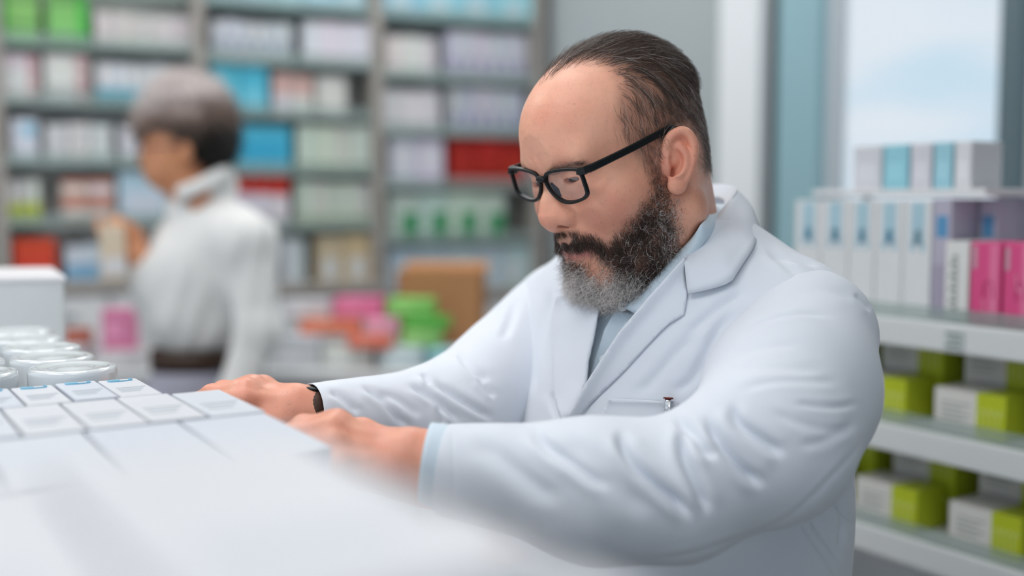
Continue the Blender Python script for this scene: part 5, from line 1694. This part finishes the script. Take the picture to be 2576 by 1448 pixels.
link_mesh('trousers', fast_mesh('trousers', Vt, Qt), M_TROU, woman, True)
M_SHOE = mat('dark_shoe', srgb(50, 46, 44), .4)
for sx in (-1, 1):
    sh_ = Sculpt(); c_ = np.array([wc[0] + sx * .06, wc[1] + sx * .02, .0])
    sh_.ell(c_ + np.array([-.05, 0, .035]), (.12, .045, .035), 0); sh_.ell(c_ + np.array([.01, 0, .05]), (.055, .045, .05), .02)
    Vt, Qt = sh_.mesh(.008)
    link_mesh('shoe', fast_mesh('shoe', Vt, Qt), M_SHOE, woman, True)
tag(woman, 'grey-haired woman in white blouse and brown belt facing the shelving', 'person')
# what she holds, and her glasses
hb_ = MB().box(at(318, 700, WD - .015), np.array([-.055, -.01, 0]), np.array([.01, -.03, 0]), Zv * .125).build('medicine_packet', paint((226, 208, 184)), None, bevel=.003)
MB().box(at(318, 690, WD - .047), np.array([-.05, -.01, 0]), np.array([.001, -.0006, 0]), Zv * .04).build('label_print', paint((228, 226, 228)), hb_)
tag(hb_, 'cream packet held up in the woman\'s hand', 'packet')
ge = empty('eyeglasses', tuple(map(float, at(356, 376, WD - .03))))
M_GD = mat('dark_blue_frame', srgb(46, 48, 74), .35)
for dz in (-.055, .02):
    c_ = at(354, 378, WD + dz)
    pts = [c_ + np.array([0.004 * math.cos(a), .022 * math.cos(a), .018 * math.sin(a)]) for a in np.linspace(0, 2 * math.pi, 17)]
    MB().tube(pts, .0022, 6, caps=False).build('rim', M_GD, ge, True)
MB().tube([at(354, 376, WD - .034), at(350, 374, WD - .018), at(354, 376, WD - .002)], .002, 6).build('bridge', M_GD, ge, True)
MB().tube([at(354, 372, WD - .076), at(410, 368, WD - .072), at(468, 366, WD - .062)], .0022, 6).build('temple', M_GD, ge, True)
tag(ge, 'dark-framed glasses worn by the grey-haired woman', 'glasses')
# ================================================================== counter in front: jars and cartons
CT = 1.215                       # counter top height
TOPZ = 1.336                     # carton tops
G0 = fl(-0.258, 0.986)           # a point on the counter's aisle-side edge
counter = empty('display_counter', tuple(map(float, G0 - Nn * .25)))
MB().box(G0 - Nn * 0.75 - D * 0.75 + Zv * (CT - .03), Nn * 0.75, D * 2.2, Zv * .03).build('counter_top', M_WHITE, counter, bevel=.003)
MB().box(G0 - Nn * 0.72 - D * 0.72 + Zv * .0, Nn * 0.70, D * 2.14, Zv * (CT - .03)).build('counter_body', M_WHITE, counter)
MB().box(G0 - Nn * 0.004 - D * 0.75 + Zv * (CT - .045), Nn * .012, D * 2.2, Zv * .045).build('price_rail', M_RAIL, counter, bevel=.003)
tag(counter, 'white display counter in front covered with cartons and jars', 'counter')

# jars
M_JAR = mat('white_jar_plastic', srgb(232, 235, 238), 0.22, 0.5, noise=0.02, coat=0.4)
M_LID = mat('white_lid_plastic', srgb(228, 234, 238), 0.10, 0.6, noise=0.02, coat=0.8)
def jar(c, lab, r=0.0405, zt=1.341):
    e = empty('jar', (float(c[0]), float(c[1]), CT))
    H = zt - CT
    MB().lathe((0, 0, 0), [(r * .90, 0), (r * .96, .004), (r * .96, H - .040), (r * .90, H - .034), (r * .86, H - .03)], 48).build('jar_body', M_JAR, e, True, world_verts=False)
    MB().lathe((0, 0, 0), [(r * .985, H - .030), (r, H - .028), (r, H - .006), (r * .985, H - .0025), (r * .94, H - .0005), (r * .88, H), (r * .80, H - .0002), (r * .74, H - .0016), (r * .40, H - .0020), (r * .34, H - .0008), (r * .02, H - .0004)], 64).build('lid', M_LID, e, True, world_verts=False)
    tag(e, lab, 'jar', 'white plastic jars on the counter')
    return e
J0 = at(183, 926, 1.065); J0 = np.array([J0[0], J0[1], 0])
ordn = ('nearest', 'second', 'third', 'fourth', 'fifth', 'sixth', 'seventh')
for i in range(5):
    jar(J0 + D * 0.086 * i - Nn * 0.004 * (i % 2), 'white lidded jar, %s in the right hand row behind the cartons' % ordn[i])
for i in range(4):
    jar(J0 - Nn * 0.087 + D * (0.086 * i + 0.012), 'white lidded jar, %s in the left hand row behind the cartons' % ordn[i])
# white box behind the jars
wb = MB()
w0 = at(166, 845, 1.50); wl = at(-220, 850, 1.47)
ax_ = (wl - w0); ax_[2] = 0
top_z = zpx(696, 1.50)
wbx = carton('storage_box', np.array([w0[0], w0[1], CT + .0005]) , ax_, np.array([-.10, .20, 0]), Zv * (top_z - CT), (214, 218, 220), [], 'plain white box standing behind the row of jars', 'box', bevel=.003)
MB().box(np.array([w0[0] + .004, w0[1] - .003, top_z - .006]), ax_ * 1.02, np.array([-.10, .20, 0]) * 1.02, Zv * .008).build('box_lid', paint((232, 230, 234)), wbx, bevel=.003)

# cartons: upright, narrow tops; rows run across the counter, long edges along D
M_CAR = [paint(c) for c in ((214, 219, 228), (218, 221, 228), (211, 217, 228))]
def top_carton(a, s, w, L, zt, lab, mark=True, tone=0, name='medicine_carton', text=True):
    """corner at G0 - Nn*a - D*s, w across, L along -D, top at zt"""
    o = G0 - Nn * (a + w) - D * (s + L) + Zv * (CT + .0005)
    b = MB().box(o, Nn * (w - .0015), D * (L - .002), Zv * (zt - CT - .0005)).build(name, M_CAR[tone], None, bevel=.0012)
    if mark:
        q = G0 - Nn * (a + w * .5) - D * (s + .013) + Zv * (zt + .0003)
        pts = [q - Nn * w * .28 + D * .004, q - Nn * w * .30 - D * .002, q - Nn * w * .1 - D * .004, q + Nn * w * .22 - D * .003, q + Nn * w * .30 + D * .001, q + Nn * w * .24 + D * .006]
        MB().tube(spline(pts, 3), [.0011] * 16, 6, squash=.3).build('blue_mark', paint((140, 200, 228)), b)
        MB().box(q - Nn * w * .30 + D * .002, Nn * w * .3, D * .005, Zv * .0004).build('blue_mark', paint((140, 200, 228)), b)
    for r in range(3 if text else 0):
        q = G0 - Nn * (a + w * .85) - D * (s + L * (.52 + .1 * r)) + Zv * (zt)
        MB().box(q, Nn * w * (.7 - .12 * r), -D * .004, Zv * .0004).build('text_line', paint((200, 206, 214)), b)
    tag(b, lab, 'box', 'white cartons on the front counter')
    return b
rows = ('first', 'second', 'third', 'fourth', 'fifth')
cols = ('at the aisle edge', 'second from the aisle edge', 'third from the aisle edge', 'fourth from the aisle edge', 'fifth from the aisle edge', 'sixth from the aisle edge', 'seventh from the aisle edge', 'eighth from the aisle edge')
rr = random.Random(3)
# (start along the counter, offset from the edge, carton width, length, count, top drop)
for r, (s, a0, w, L, n, drop) in enumerate(((-.100, .052, .036, .098, 8, .004), (0.002, .004, .044, .120, 8, .004), (.124, .006, .068, .140, 6, .005), (.266, .040, .084, .150, 4, .008), (.418, .185, .092, .13, 1, .010))):
    for c in range(n):
        zt = TOPZ - drop + rr.uniform(-.0006, .0006)
        top_carton(a0 + c * (w + .001), s + rr.uniform(-.002, .002), w, L, zt, 'white carton, %s row from the jars, %s' % (rows[r], cols[c]), r == 0, rr.randrange(3), text=(r < 2))

# tall cartons nearest the lens
NP = fl(-0.078, 0.397)
for i, (w_, L_, zt, lab) in enumerate(((.085, .17, 1.415, 'tall white carton nearest the lens at the counter edge'), (.085, .16, 1.412, 'tall white carton nearest the lens, left of the first one'))):
    o_ = NP - Nn * (i * .087 + w_) - D * L_ + Zv * (CT + .0005)
    nb_ = MB().box(o_, Nn * w_, D * L_, Zv * (zt - CT)).build('medicine_carton', paint((222, 224, 230)), None, bevel=.0015)
    MB().box(o_ + Nn * w_ * .15 + D * L_ * .2 + Zv * (zt - CT), Nn * w_ * .6, D * .02, Zv * .0005).build('text_line', paint((206, 212, 222)), nb_)
    tag(nb_, lab, 'box', 'white cartons on the front counter')

# lower carton beside them at the aisle edge, with brown print on its top
NQ, zq = fl(-0.019, 0.392), 1.390
lo_ = MB().box(NQ - Nn * .043 - D * .15 + Zv * (CT + .0005), Nn * .043, D * .15, Zv * (zq - CT - .0005)).build('medicine_carton', M_CAR[1], None, bevel=.0015)
for (px_, py_, w_, l_) in ((1185, 1368, .012, .007), (1262, 1362, .010, .006)):
    dr_ = at(px_, py_, 1.0) - CAM
    q_ = CAM + dr_ * ((zq - CAM[2]) / dr_[2])
    MB().box(q_ - Nn * w_ / 2 - D * l_ / 2, Nn * w_, D * l_, Zv * .0006).build('brown_print', M_KRAFT, lo_)
tag(lo_, 'low white carton with brown print nearest the man\'s sleeve', 'box', 'white cartons on the front counter')
